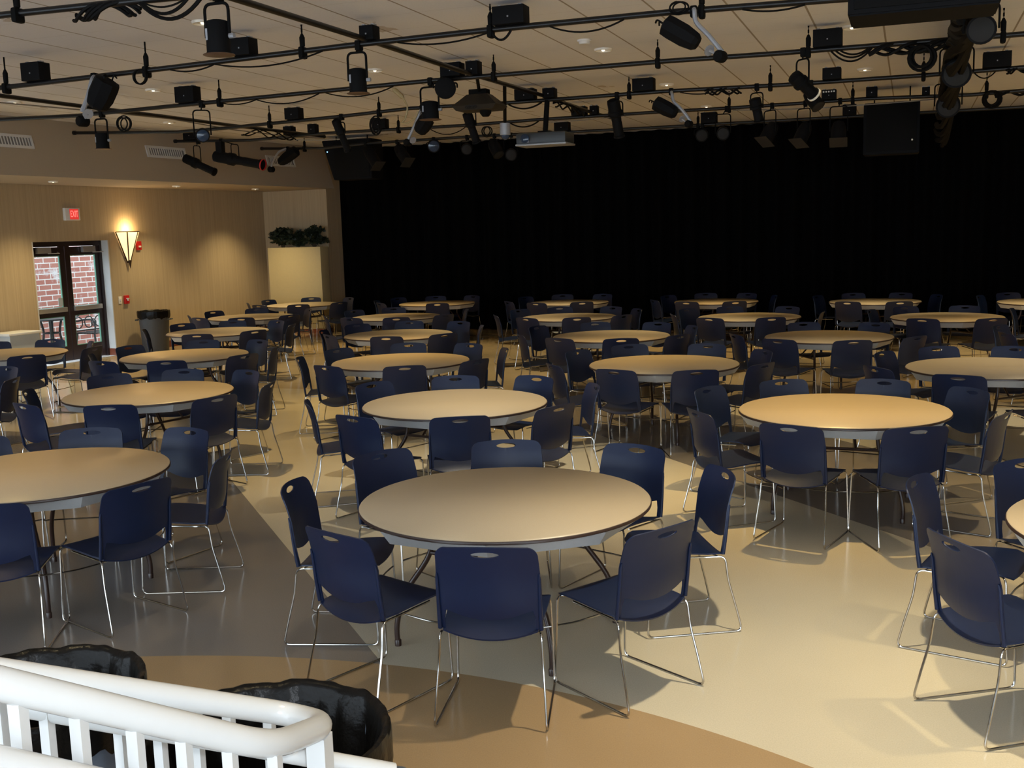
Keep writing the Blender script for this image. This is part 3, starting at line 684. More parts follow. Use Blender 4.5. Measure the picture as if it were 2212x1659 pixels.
    for s_ in (-1, 1):
        pts = [(s_ * 0.17, 0.16, 0.428), (s_ * 0.222, 0.205, 0.432), (s_ * 0.232, 0.225, R), (s_ * 0.245, -0.285, R), (s_ * 0.238, -0.255, 0.13), (s_ * 0.228, -0.215, 0.28), (s_ * 0.222, -0.20, 0.412), (s_ * 0.20, -0.12, 0.405), (s_ * 0.20, 0.12, 0.418)]
        b = B(); b.tube(round_path(pts, 0.035, 4), R, 8); parts.append(b.build('sled_leg', M['chrome'], t))
    b = B(); b.tube(smooth_path([(-0.227, 0.212, 0.285), (-0.11, 0.19, 0.28), (0.11, 0.19, 0.28), (0.227, 0.212, 0.285)], 4), R * 0.9, 8)
    parts.append(b.build('stretcher', M['chrome'], t))
    b = B(); b.tube(smooth_path([(-0.212, -0.17, 0.408), (-0.1, -0.17, 0.392), (0.1, -0.17, 0.392), (0.212, -0.17, 0.408)], 4), R * 0.9, 8)
    parts.append(b.build('stretcher', M['chrome'], t))
    KIDS[t.name] = parts; return t
CH = {1: [(8.0, 1.18), (48.0, 1.19), (89.0, 1.16), (128.0, 1.2), (171.0, 1.15), (225.0, 1.1), (267.0, 1.1), (309.0, 1.12)], 2: [(14.0, 1.11), (55.0, 1.08), (99.0, 1.06), (140.0, 1.14), (195.0, 1.17), (236.5, 1.15), (275.5, 1.16), (319.0, 1.13)], 3: [(13.0, 1.19), (53.0, 1.12), (93.0, 1.06), (134.0, 1.09), (190.0, 1.18), (235.0, 1.18), (274.0, 1.11), (318.0, 1.1)], 4: [(48.0, 1.08), (91.0, 1.06), (131.0, 1.06), (189.0, 1.06), (235.0, 1.22), (274.0, 1.2), (313.0, 1.24), (353.0, 1.15)], 5: [(3.0, 1.12), (55.0, 1.13), (95.0, 1.06), (135.0, 1.09), (280.0, 1.11), (319.0, 1.11)], 6: [(12.0, 1.1), (56.0, 1.16), (100.0, 1.17), (140.0, 1.1), (199.5, 1.21), (238.5, 1.1), (277.5, 1.14), (316.5, 1.15)], 7: [(11.0, 1.17), (50.0, 1.14), (92.0, 1.14), (138.0, 1.08), (184.0, 1.1), (233.0, 1.1), (277.0, 1.08), (319.0, 1.13)], 8: [(51.0, 1.11), (94.0, 1.06), (146.0, 1.06), (200.6, 1.06), (239.6, 1.24), (278.6, 1.24), (317.6, 1.24), (356.6, 1.13)], 9: [(32.0, 1.06), (81.0, 1.06), (123.0, 1.06), (306.0, 1.24), (352.0, 1.24)], 10: [(0.0, 1.14), (49.0, 1.1), (91.0, 1.06), (137.0, 1.06), (191.0, 1.06), (271.0, 1.24), (310.0, 1.16)], 11: [(27.0, 1.06), (98.0, 1.06), (143.0, 1.06), (197.0, 1.06), (236.3, 1.16), (275.3, 1.24), (314.3, 1.24)], 12: [(35.0, 1.06), (93.0, 1.06), (144.0, 1.06), (197.8, 1.12), (236.8, 1.24), (275.8, 1.24), (314.7, 1.24)], 13: [(5.0, 1.16), (48.0, 1.24), (88.0, 1.24), (127.0, 1.2), (176.0, 1.07), (215.0, 1.06), (268.5, 1.09), (307.5, 1.16)], 14: [(5.0, 1.2), (97.0, 1.13), (139.0, 1.11), (198.0, 1.2), (237.0, 1.19), (276.0, 1.2), (315.0, 1.24)], 15: [(53.0, 1.12), (95.0, 1.06), (134.0, 1.24), (173.0, 1.24), (212.0, 1.24), (275.0, 1.24)], 16: [(51.0, 1.2), (94.0, 1.2), (136.0, 1.15), (199.7, 1.24), (238.7, 1.24), (277.7, 1.18)], 17: [(10.0, 1.14), (49.0, 1.18), (94.0, 1.16), (133.0, 1.17), (189.0, 1.18), (233.0, 1.14), (272.0, 1.1), (311.0, 1.17)], 18: [(10.0, 1.11), (49.0, 1.13), (95.0, 1.15), (138.0, 1.24), (192.0, 1.21), (231.0, 1.15), (270.0, 1.13), (309.0, 1.17)], 19: [(47.0, 1.09), (89.0, 1.18), (133.0, 1.13), (195.0, 1.22), (234.0, 1.24), (273.0, 1.24), (356.0, 1.06)], 20: [(43.0, 1.06), (94.5, 1.07), (133.5, 1.17), (183.0, 1.16), (229.0, 1.19), (272.0, 1.13), (340.0, 1.06)], 21: [(40.0, 1.06), (90.0, 1.06), (187.3, 1.18), (226.3, 1.21), (265.2, 1.22), (304.2, 1.22)], 22: [(2.0, 1.1), (47.0, 1.08), (92.0, 1.06), (137.0, 1.06), (230.5, 1.22), (269.5, 1.24)], 23: [(53.0, 1.06), (101.0, 1.06), (144.0, 1.06), (235.0, 1.24), (274.0, 1.24)], 24: [(55.0, 1.06), (94.0, 1.06), (135.0, 1.06), (194.0, 1.22), (233.0, 1.19), (276.0, 1.08)], 25: [(96.0, 1.17), (139.0, 1.06)], 26: [(101.0, 1.11), (141.0, 1.2), (194.0, 1.21)], 27: [(0.0, 1.2), (57.0, 1.24)], 28: [(130.0, 1.23), (174.0, 1.12)], 29: [(145.0, 1.08)]}
OCT = ['right side', 'far right side', 'far side', 'far left side', 'left side', 'near left side', 'near side', 'near right side']
def assign(angs, ref):
    # give every chair round a table its own eighth of the circle, as seen from the camera
    best = None; n = len(angs); idx = sorted(range(n), key=lambda i: angs[i])
    import itertools
    for combo in itertools.combinations(range(8), n):
        for rot in range(n):
            cost = 0; m_ = {}
            for q, i in enumerate(idx):
                o = combo[(q + rot) % n]; d = (angs[i] - ref - o * 45 + 180) % 360 - 180; cost += d * d; m_[i] = o
            if best is None or cost < best[0]: best = (cost, m_)
    return best[1]
cp = chair_proto(); first = True; jit = random.Random(5)
for k, lst in CH.items():
    cx, cy = TABLES[k]; view = math.degrees(math.atan2(cy, cx)) - 90      # the table's "far" direction
    m_ = assign([a for a, r in lst], view)
    for i, (a, r) in enumerate(lst):
        ar = math.radians(a); ro = r - 0.262
        P = (cx + ro * math.cos(ar), cy + ro * math.sin(ar), 0); rz = ar + PI / 2 + math.radians(jit.uniform(-5, 5))
        lab = 'navy plastic chair on the %s of the %s' % (OCT[m_[i]], TN[k])
        if first: cp.location = P; cp.rotation_euler = (0, 0, rz); cp['label'] = lab; first = False
        else: dup(cp, P, rz, lab)
# ------------------------------------------------------------------ recessed ceiling downlights
def downlight(P, label, group, watt=None, size=None, r=0.095, col=None):
    t = thing('ceiling_downlight', label, 'downlight', P, A, group)
    B().lathe([(r * 0.84, -0.003), (r * 0.88, -0.024), (r, -0.022), (r * 1.06, 0.0), (r * 0.84, 0.0)], 32, cap=False).build('trim_ring', M['trimring'], t)
    B().lathe([(0.0, -0.010), (r * 0.45, -0.009), (r * 0.80, -0.003), (r * 0.80, 0.0)], 24, cap=False).build('reflector', M['gold'], t)
    B().lathe([(0.0, -0.028), (r * 0.16, -0.024), (r * 0.22, -0.010)], 12, cap=False).build('lamp_face', M['lamp'], t)
    l = bpy.data.lights.new('downlight_lamp', 'SPOT'); l.energy = CAN_W if watt is None else watt; l.color = col or CAN_COL; l.spot_size = size or CAN_SIZE; l.spot_blend = CAN_BLEND; l.shadow_soft_size = 0.045
    lo = bpy.data.objects.new('downlight_lamp', l); COL.objects.link(lo); lo.parent = t; lo.location = (0, 0, -0.05)
CU = (-11.5, -9.2, -6.0, -3.2, -0.6, 1.75, 4.4, 7.0); CV = (2.0, 5.2, 8.4, 11.72, 15.0, 18.1)
RW = ('row behind the camera', 'fifth row from curtain', 'fourth row from curtain', 'third row from curtain', 'second row from curtain', 'row nearest the curtain')
# lamps differ: some old and yellow, some weak (column, row): (strength, colour)
YEL, WHI = (1.0, 0.70, 0.28), (1.0, 0.86, 0.60)
LAMPS = {(i, 0): (0.3, None) for i in range(8)}
for i in range(6): LAMPS[(0, i)] = (0.45, YEL)
LAMPS.update({(4, 2): (1.35, YEL), (3, 2): (1.15, WHI), (2, 3): (1.25, YEL), (1, 3): (1.0, YEL), (3, 1): (0.18, WHI), (4, 1): (1.2, WHI), (2, 1): (0.6, YEL), (1, 1): (0.9, YEL), (1, 2): (0.6, YEL), (2, 2): (0.8, YEL), (3, 3): (1.0, YEL), (4, 3): (0.6, None), (4, 4): (0.25, YEL), (3, 5): (1.1, YEL), (1, 5): (1.1, YEL), (5, 4): (0.9, YEL), (5, 3): (0.9, WHI)})
CWD = ('first', 'second', 'third', 'fourth', 'fifth', 'sixth', 'seventh', 'eighth')
for j, v in enumerate(CV):
    for i, u in enumerate(CU):
        f, c_ = LAMPS.get((i, j), (1.0, None))
        downlight(W3(u + (0.25 if (i, j) == (4, 1) else 0), v - (0.45 if (i, j) == (4, 1) else 0), CEIL), 'recessed ceiling downlight in the %s, %s from left' % (RW[j], CWD[i]), 'ceiling downlights', CAN_W * f, col=c_)
for v, lab in ((8.5, 'round downlight in the bulkhead underside, nearest the camera'), (11.4, 'round downlight in the bulkhead underside, left of the doors'), (14.27, 'round downlight in the bulkhead underside, above the glass doors'), (17.21, 'round downlight in the bulkhead underside, above the sconce and grey bin'), (19.6, 'round downlight in the bulkhead underside, near the planter')):
    downlight(sl(v, 0.98, SOFZ), lab, 'bulkhead downlights', SOF_W, SOF_SIZE, 0.075)
t = thing('smoke_detector', 'white smoke detector on the ceiling above the second pipe', 'detector', on_z(1262, 86, CEIL))
B().lathe([(0.03, -0.05), (0.055, -0.045), (0.06, -0.02), (0.07, -0.018), (0.075, 0.0)], 24).build('housing', M['white'], t)

# ------------------------------------------------------------------ lighting grid: black pipes
PV = {'P': 6.5, 'A': 8.95, 'B': 11.45, 'C': 14.0, 'D': 16.3, 'E': 18.7}
PN = {'P': 'nearest pipe', 'A': 'second pipe', 'B': 'third pipe', 'C': 'fourth pipe', 'D': 'fifth pipe', 'E': 'pipe nearest the curtain'}
PPX = {'P': [(-40, 37), (0, 33), (294, 2), (480, -16)], 'A': [(-30, 193), (0, 190), (370, 146), (740, 100), (1034, 67), (1440, 27), (1833, -3), (2212, -40)],
       'B': [(-20, 259), (167, 250), (354, 231), (740, 193), (934, 174), (1440, 132), (1657, 117), (2024, 88), (2230, 72)],
       'C': [(160, 287), (385, 285), (485, 277), (740, 251), (887, 234), (1101, 222), (1440, 197), (1700, 183), (2006, 162), (2230, 144)],
       'D': [(378, 305), (540, 303), (700, 288), (1001, 271), (1168, 258), (1440, 241), (1583, 233), (1877, 213), (2097, 205), (2230, 194)],
       'E': [(565, 321), (699, 320), (807, 309), (1034, 294), (1235, 285), (1440, 274), (1870, 250), (2230, 230)]}
PW = {k: [on_plane(x, y, V, PV[k]) for x, y in L] for k, L in PPX.items()}
PR = 0.026
def make_pipe(pts, label, org):
    t = thing('rigging_pipe', label, 'pipe', org, 0, 'black lighting grid pipes')
    B().tube([p - org for p in pts], PR, 12).build('tube', M['pipe'], t)
    for e, d in ((pts[0], pts[0] - pts[1]), (pts[-1], pts[-1] - pts[-2])):
        d = d.normalized(); B().tube([e - org - d * 0.03, e - org + d * 0.012], PR * 1.35, 12).build('end_cap', M['pipe'], t)
    return t
for k, pts in PW.items(): make_pipe(pts, 'black lighting pipe across the room, ' + PN[k], pts[0])
QU = {'L': -9.95, 'M': -4.65, 'R': 0.40}
QN = {'L': 'left lengthwise pipe', 'M': 'middle lengthwise pipe', 'R': 'right lengthwise pipe'}
QPX = {'L': [(-30, 212), (0, 216), (201, 241), (368, 261), (502, 278), (636, 293), (700, 301)], 'M': [(430, -12), (500, 10), (823, 107), (985, 160), (1181, 217), (1269, 247), (1330, 264)], 'R': [(2095, -30), (2079, 33), (2060, 120), (2042, 220), (2035, 262)]}
QW = {k: [on_plane(x, y, U, QU[k]) + Z * 0.05 for x, y in L] for k, L in QPX.items()}
for k, pts in QW.items(): make_pipe(pts, 'black lighting pipe running away from the camera, ' + QN[k], pts[0])
def pp(k, x):
    pts = PW.get(k) or QW[k]
    if project(pts[0])[0] > project(pts[-1])[0]: pts = pts[::-1]
    q = [project(p)[0] for p in pts]
    i = 0
    while i < len(q) - 2 and x > q[i + 1]: i += 1
    lo, hi = 0.0, 1.0; a, c = pts[i], pts[i + 1]
    if q[i + 1] < q[i]: a, c = c, a
    for _ in range(40):
        m_ = (lo + hi) / 2
        if project(a.lerp(c, m_))[0] < x: lo = m_
        else: hi = m_
    return a.lerp(c, lo)
def pl(k, x, y, dv=0.0): return on_plane(x, y, V, PV[k] + dv)
def pxm(P): return (P - CAM).dot(FWD) / FPX          # metres per pixel at P

# hangers
HX = {'P': [38], 'A': [14, 317, 654, 1060, 1516], 'B': [475, 1067, 1421, 1746, 2167], 'C': [583, 819, 1359, 1664, 1995], 'D': [861, 1575, 1842, 2131], 'E': [658, 1508]}
for k, xs in HX.items():
    for i, x in enumerate(xs):
        P = pp(k, x); top = CEIL - P.z
        t = thing('turnbuckle_hanger', 'black turnbuckle hanger holding the %s, %s from left' % (PN[k], CWD[i]), 'hanger', P, A, 'turnbuckle hangers of the pipe grid')
        B().box((0, 0, -0.015), (0.05, 0.10, 0.11), bevel=0.02).build('pipe_clamp', M['black'], t)
        B().lathe([(0.008, 0.03), (0.024, 0.045), (0.026, 0.05 + top * 0.30), (0.010, 0.07 + top * 0.36)], 10).build('turnbuckle', M['black'], t)
        b = B(); z = 0.06 + top * 0.36; n_ = max(3, int((top - z) / 0.028)); q = 0
        while z < top:
            l = min(0.034, top - z + 0.004); b.box((0, 0, z + l / 2 - 0.004), (0.016, 0.007, l) if q % 2 else (0.007, 0.016, l)); z += 0.028; q += 1
        b.build('chain', M['black'], t, smooth=False)

# connector boxes standing on the pipes
BX = [('A', 79, 160, 50, 38, 'leftmost black box on the second pipe'), ('A', 528, 104, 48, 36, 'black box on the second pipe behind the big hanging can light'), ('A', 1104, 37, 72, 38, 'largest black box, on the second pipe at top centre'),
      ('A', 799, 83, 33, 30, 'small black box where the second pipe meets the middle pipe'),
      ('B', 407, 213, 48, 33, 'black box on the third pipe beside a gold glint'), ('B', 978, 150, 46, 28, 'wide black box above the round flood light'), ('B', 1024, 155, 28, 28, 'small cube box right of the round flood light'), ('B', 1788, 88, 60, 36, 'blue-black box on the third pipe at right'),
      ('C', 636, 246, 34, 24, 'leftmost black box on the fourth pipe'), ('C', 1136, 205, 44, 22, 'black box on the fourth pipe left of projector pole'), ('C', 1188, 197, 26, 20, 'small black box on top of the projector pole'), ('C', 1391, 187, 46, 26, 'black box on the fourth pipe above right of centre'), ('C', 1797, 157, 38, 24, 'blue-black box on the fourth pipe at right'), ('C', 2153, 132, 56, 32, 'black box on the fourth pipe at the right edge'),
      ('D', 415, 287, 32, 20, 'leftmost small box on the fifth pipe'), ('D', 626, 284, 20, 18, 'small cube box on the fifth pipe, left of a pair'), ('D', 677, 283, 18, 18, 'small cube box on the fifth pipe, right of a pair'), ('D', 822, 271, 32, 20, 'box on the fifth pipe behind the hanging cable coil'), ('D', 1252, 243, 31, 18, 'flat box on the fifth pipe right of the projector pole'), ('D', 1284, 240, 17, 18, 'tiny cube box on the fifth pipe right of projector pole'), ('D', 1791, 208, 30, 20, 'black box with white slots on the fifth pipe'), ('D', 1883, 201, 23, 20, 'small blue-black box above the hanging loudspeaker'), ('D', 2000, 197, 16, 16, 'tiny box left of the thick cable bundle'),
      ('E', 1215, 278, 32, 18, 'black box behind the projector'), ('E', 1532, 259, 33, 22, 'black box above the curtain right of centre'), ('E', 1835, 243, 28, 22, 'pale-lit box above the curtain left of the loudspeaker')]
for k, x, y, w_, h_, lab in BX:
    C = pl(k, x, y); m_ = pxm(C); P = pp(k, x)
    w2, h2 = w_ * m_, h_ * m_; base = P + Z * (PR * 0.9)
    t = thing('connector_box', lab, 'box', base, A, 'connector boxes on the lighting grid')
    B().box((0, 0, h2 / 2), (w2, min(w2, 0.16), h2), bevel=0.004).build('body', M['blackbox'], t)
    b = B()
    for s_ in (-1, 1): b.box((s_ * w2 * 0.33, 0, h2 + 0.008), (0.03, 0.06, 0.016))
    b.box((0, -min(w2, 0.16) / 2 - 0.003, h2 * 0.4), (0.012, 0.006, 0.012))
    b.build('bracket', M['silver'], t, smooth=False)
    if 'white slots' in lab:
        b = B(); [b.box((-w2 * 0.36 + q * w2 * 0.18, -min(w2, 0.16) / 2 - 0.003, h2 * 0.78), (w2 * 0.10, 0.006, h2 * 0.16)) for q in range(5)]; b.build('slots', M['white'], t, smooth=False)

# ---- luminaires
def clamp_part(t, P, org):
    B().box(P - org + Z * -0.01, (0.055, 0.075, 0.09), Matrix.Rotation(A, 3, 'Z'), bevel=0.012).build('clamp', M['black'], t)
def yoke_part(t, P, C, side, half, mname='black', r=0.011, drop=0.06):
    # inverted U from the clamp to both sides of the body
    top = P - Z * drop
    pts = [C - side * half, C - side * half + (top - C).dot(Z) * Z * 0.93 * 1.0, C + side * half + (top - C).dot(Z) * Z * 0.93, C + side * half]
    o = t.location
    b = B(); b.tube(round_path([p - o for p in pts], 0.05, 5), r, 8); mid = (pts[1] + pts[2]) / 2
    b.tube([P - o, mid - o], r * 0.9, 8)
    b.build('yoke', M[mname], t)
def can_light(label, P, C, r, h, mname='black', plate='rust'):
    t = thing('can_spotlight', label, 'spotlight', P, 0, 'hanging can spotlights'); o = P
    clamp_part(t, P, o); yoke_part(t, P, C, U, r + 0.014, drop=0.05)
    mt = Matrix.Translation(C - o)
    B().lathe([(r * 0.55, h * 0.5), (r * 0.9, h * 0.46), (r, h * 0.40), (r, -h * 0.46), (r * 1.04, -h * 0.47), (r * 1.04, -h * 0.5), (r * 0.9, -h * 0.5)], 28, mt).build('body', M['blackbox'], t)
    body = [o_ for o_ in t.children if o_.name.startswith('body')][0]
    B().lathe([(r * 1.30, -h * 0.545), (r * 1.34, -h * 0.535), (r * 1.30, -h * 0.52), (r * 0.9, -h * 0.50)], 28, mt).build('filter_frame', M[plate], body)
    b = B(); b.tube([C - o + U * (r + 0.012), C - o + U * (r + 0.05)], 0.018, 8); b.build('tilt_knob', M['silver'], t)
    b = B(); b.box(C - o - U * r * 0.5 - V * (r * 0.88) + Z * h * 0.05, (0.016, 0.006, h * 0.34), Matrix.Rotation(A, 3, 'Z')); b.build('rating_label', M['silver'], body, smooth=False)
can_light('large black can light hanging at upper left, nearest', pp('P', 470), pl('P', 471, 80), 0.082, 0.225)
can_light('black can light hung at the second pipe junction', pp('A', 775), pl('A', 773, 174), 0.080, 0.215)
can_light('black can light hanging in front of the left bulkhead', pp('B', 220), pl('B', 221, 304), 0.083, 0.20)
can_light('black can light hung left of the round flood light', pp('B', 930), pl('B', 929, 238), 0.098, 0.20)

def tube_light(name, label, cat, group, P, a, c, r, prof, front=None, fm='lens', side=None, extra=None):
    """luminaire body revolved along a->c, with clamp and yoke"""
    t = thing(name, label, cat, P, 0, group); o = P; d = (c - a); L = d.length; d.normalize()
    clamp_part(t, P, o)
    s_ = d.cross(Z); s_ = s_.normalized() if s_.length > 0.2 else U.copy()
    C = a.lerp(c, 0.45)
    yoke_part(t, P, C, s_, r + 0.014, r=0.009)
    mt = axis_matrix(a - o, d)
    body = B().lathe([(r * f, L * z) for f, z in prof], 22, mt).build('body', M['blackbox'], t)
    fr = r * prof[-1][0]
    if front == 'lens': B().lathe([(0.0, L * 1.0 + fr * 0.16), (fr * 0.45, L * 1.0 + fr * 0.13), (fr * 0.86, L + 0.002)], 22, mt, cap=False).build('lens', M[fm], body)
    if front == 'plate':
        b = B(); b.box((0, 0, L + 0.012), (r * 2.3, r * 2.3, 0.006)); bb = b
        for v_ in bb.bm.verts: v_.co = mt @ v_.co
        bb.build('filter_frame', M[fm], body, smooth=False)
    if front == 'ring': b = B(); b.lathe([(fr * 1.0, L), (fr * 1.12, L), (fr * 1.12, L + 0.02), (fr * 1.0, L + 0.02)], 24, mt, cap=False); b.build('front_ring', M[fm], body)
    return t
ELL = [(0.55, 0.0), (0.95, 0.03), (1.0, 0.10), (1.0, 0.30), (1.12, 0.32), (1.12, 0.42), (0.80, 0.46), (0.74, 0.60), (0.78, 0.62), (0.78, 0.94), (0.90, 0.95), (0.90, 1.0)]
PARP = [(0.35, 0.0), (0.75, 0.05), (0.90, 0.22), (1.0, 0.40), (1.0, 0.98), (1.06, 1.0)]
FRE = [(0.70, 0.0), (0.95, 0.05), (1.0, 0.15), (1.0, 0.9), (0.96, 1.0)]
def ell(label, k, cx, p0, p1, rpx, dv0=0.0, dv1=0.0, front='lens', fm='black', P=None):
    a, c = pl(k, *p0, dv0), pl(k, *p1, dv1); return tube_light('profile_spotlight', label, 'spotlight', 'profile spotlights on the grid', P or pp(k, cx), a, c, rpx * pxm(a), ELL, front, fm)
def par(label, k, cx, p0, p1, rpx, dv0=0.0, dv1=0.0, front='plate', fm='gel'):
    a, c = pl(k, *p0, dv0), pl(k, *p1, dv1); return tube_light('par_spotlight', label, 'spotlight', 'par can spotlights on the grid', pp(k, cx), a, c, rpx * pxm(a), PARP, front, fm)
def fres(label, k, cx, c_, rpx, L, toward=True, fm='lens', dvc=0.0, P=None):
    c = pl(k, *c_, dvc); d = (CAM - c); d.z = -0.15 * d.length; d.normalize()
    if not toward: d = -d
    return tube_light('fresnel_spotlight', label, 'spotlight', 'fresnel spotlights on the grid', P or pp(k, cx), c - d * L * 0.5, c + d * L * 0.5, rpx * pxm(c), FRE, 'lens', fm)
ell('long black spotlight angled down, leftmost in front of the bulkhead', 'D', 428, (398, 341), (464, 372), 10)
t = ell('long black spotlight with red gel in front of the bulkhead', 'D', 478, (462, 337), (567, 356), 12, front='ring', fm='red')
C_ = pl('D', 476, 322); B().box(C_ - t.location, (0.13, 0.12, 0.26), Matrix.Rotation(A, 3, 'Z'), bevel=0.02).build('power_box', M['blackbox'], t)
fres('spotlight with a bluish lens facing the camera at left', 'B', 436, (438, 292), 15, 0.2)
ell('black spotlight hanging steeply at the left end of the curtain', 'C', 738, (724, 258), (752, 326), 9.5, 0.0, 0.25)
ell('black spotlight pointing down left of the white camera', 'C', 1016, (1008, 243), (1030, 308), 11, 0.0, 0.2)
ell('black spotlight pointing down at the curtain centre', 'C', 1333, (1324, 214), (1338, 296), 14, 0.0, 0.2)
ell('black spotlight with a pale front ring in a tall yoke', 'B', 1735, (1714, 164), (1757, 203), 16, -0.1, 0.1, 'ring', 'trimring')
par('dark par can just under the ringed yoke light', 'C', 1752, (1744, 200), (1768, 230), 15, 0.0, -0.1, 'lens', 'gel')
ell('black spotlight in a square yoke right of the curtain centre', 'C', 1635, (1630, 212), (1640, 262), 13, 0.0, 0.1)
par('par can with grey plate, leftmost against the black curtain', 'E', 790, (790, 318), (816, 358), 12, 0.0, -0.12)
par('par can with grey plate, second against the black curtain', 'E', 858, (858, 316), (880, 350), 12, 0.0, -0.12)
fres('spotlight with a bright ring reflection before the curtain', 'E', 937, (937, 315), 14, 0.22)
fres('spotlight with a mesh lens before the curtain', 'E', 1009, (1008, 322), 12, 0.22, fm='gel')
par('dark par can left of the projector', 'E', 1068, (1062, 305), (1078, 335), 13, 0.0, -0.1, 'lens', 'gel')
fres('dark spotlight below the left end of the projector', 'E', 1104, (1104, 334), 13, 0.2, fm='gel')
fres('dark spotlight on the curtain, left of a pair', 'E', 1518, (1516, 292), 14, 0.2, fm='gel')
fres('dark spotlight on the curtain, right of a pair', 'D', 1570, (1562, 288), 14, 0.2, fm='gel')
par('par can with faint plate below the square yoke light', 'D', 1668, (1672, 268), (1652, 305), 15, 0.0, -0.15)
par('par can with faint plate, middle of three at right', 'D', 1740, (1744, 268), (1726, 308), 15, 0.0, -0.15)
par('par can with faint plate, right of three beside the loudspeaker', 'D', 1815, (1812, 265), (1811, 306), 16, 0.0, -0.15)
fres('big square-shouldered spotlight at the top right corner', 'A', 2116, (2120, 64), 31, 0.28, fm='gel', dvc=0.3, P=pp('A', 2116))
fres('spotlight wrapped in the thick cable bundle, upper', 'B', 2062, (2066, 158), 31, 0.3, fm='gel', dvc=0.9, P=pp('R', 2064))
fres('spotlight wrapped in the thick cable bundle, lower', 'C', 2052, (2048, 228), 25, 0.3, fm='gel', dvc=0.4, P=pp('R', 2050))
fres('round black flood light seen from behind near the centre', 'B', 958, (962, 190), 23, 0.24, toward=False, fm='gel', dvc=-0.15)

def scanner(label, k, cx, p0, p1, rpx, arm, motor, mr, mirror):
    P = pp(k, cx); t = thing('scanner_light', label, 'spotlight', P, 0, 'mirror scanner lights on the grid'); o = P
    clamp_part(t, P, o); dv = -0.10
    a, c = pl(k, *p0, dv), pl(k, *p1, dv); m_ = pxm(a); r = rpx * m_; d = c - a; L = d.length
    mt = axis_matrix(a - o, d, V)
    B().lathe([(r * 0.55, 0.0), (r * 0.95, L * 0.05), (r * 1.0, L * 0.2), (r * 1.0, L * 0.6), (r * 0.82, L * 0.9), (r * 0.55, L)], 8, mt @ Matrix.Rotation(PI / 8, 4, 'Z')).build('body', M['blackbox'], t, angle=20)
    b = B(); b.tube(smooth_path([P - o] + [pl(k, x, y, dv + 0.02 * i) - o for i, (x, y) in enumerate(arm)], 5), max(0.012, rpx * 0.20 * m_), 8); b.build('mirror_arm', M['silver'], t)
    q = pl(k, *motor, dv + 0.06); B().lathe([(mr * m_ * 0.8, -mr * m_), (mr * m_, -mr * m_ * 0.7), (mr * m_, mr * m_ * 0.7), (mr * m_ * 0.8, mr * m_)], 18, axis_matrix(q - o, V + U * 0.3)).build('mirror_motor', M['black'], t)
    q2 = pl(k, *mirror, dv + 0.03); b = B(); b.lathe([(mr * m_ * 0.95, -0.004), (mr * m_ * 0.95, 0.004)], 20, axis_matrix(q2 - o, U * 0.7 - V * 0.5 - Z * 0.5)); b.tube([q - o, q2 - o], 0.012, 6); b.build('mirror', M['silver'], t)
    b = B(); e = pl(k, *p0, dv); n_ = d.normalized()
    for s_ in (-0.5, 0.4): b.tube(smooth_path([e - o + V * s_ * r, e - o - n_ * 0.05 + V * s_ * r, e - o - n_ * 0.06 - Z * 0.03 + V * s_ * r * 1.6]), 0.008, 6)
    b.build('plug_leads', M['cable'], t)
scanner('mirror scanner light at left with arm pointing down', 'A', 205, (234, 172), (207, 233), 29, [(199, 175), (190, 210), (178, 240)], (179, 262), 12, (190, 246))
scanner('largest mirror scanner light with long grey arm at right', 'A', 1499, (1434, 52), (1508, 94), 25, [(1500, 22), (1504, 48), (1530, 76), (1560, 112)], (1556, 122), 13, (1532, 109))
scanner('smaller mirror scanner light right of the curtain centre', 'C', 1450, (1414, 221), (1461, 246), 17, [(1452, 205), (1456, 220), (1474, 238), (1492, 262)], (1488, 268), 8, (1473, 257))
scanner('mirror scanner light behind the can light left of centre', 'C', 912, (925, 254), (904, 287), 17, [(906, 246), (896, 270), (882, 300)], (881, 308), 8, (892, 303))
scanner('small mirror scanner light in front of the bulkhead', 'E', 622, (642, 324), (604, 352), 12, [(603, 328), (592, 345), (586, 360)], (586, 366), 6.5, (588, 344))

# flared dark unit with an oval badge, near the middle crossing
P = pp('M', 1030); C = on_plane(1036, 222, V, 12.6); m_ = pxm(C); t = thing('flared_ceiling_unit', 'flared dark unit with a pale oval badge near the centre', 'fixture', P, 0); o = P
mt = Matrix.Translation(C - o) @ Matrix.Rotation(A, 4, 'Z'); hx, hz = 51 * m_, 17 * m_
b = B()
low = [b.bm.verts.new(mt @ Vector((x * hx, y * hx * 0.6, -hz))) for x, y in ((-0.85, -1), (0.8, -1), (0.8, 1), (-0.85, 1))]; mid = [b.bm.verts.new(mt @ Vector((x * hx, y * hx * 0.7, -hz * 0.45))) for x, y in ((-1, -1), (1, -1), (1, 1), (-1, 1))]; tp_ = [b.bm.verts.new(mt @ Vector((x * hx * 0.46, y * hx * 0.3, hz))) for x, y in ((-1, -1), (1, -1), (1, 1), (-1, 1))]
for p_, q_ in ((low, mid), (mid, tp_)):
    for i in range(4): b.bm.faces.new((p_[i], p_[(i + 1) % 4], q_[(i + 1) % 4], q_[i]))
b.bm.faces.new(low[::-1]); b.bm.faces.new(tp_); b.build('hood', mat('dark_brown_case', (0.013, 0.010, 0.007), 0.5, var=0.2), t, smooth=False)
b = B(); b.box(C - o + Z * hz * 1.3, (hx * 0.8, 0.14, hz * 0.7), Matrix.Rotation(A, 3, 'Z'), bevel=0.01); b.tube([P - o, C - o + Z * hz * 1.4], 0.02, 8); b.build('mount', M['black'], t)
b = B(); ctr = mt @ Vector((-hx * 0.12, -hx * 0.665 - 0.006, -hz * 0.70)); ax = (mt.to_3x3() @ Vector((1, 0, 0))); n_ = 24
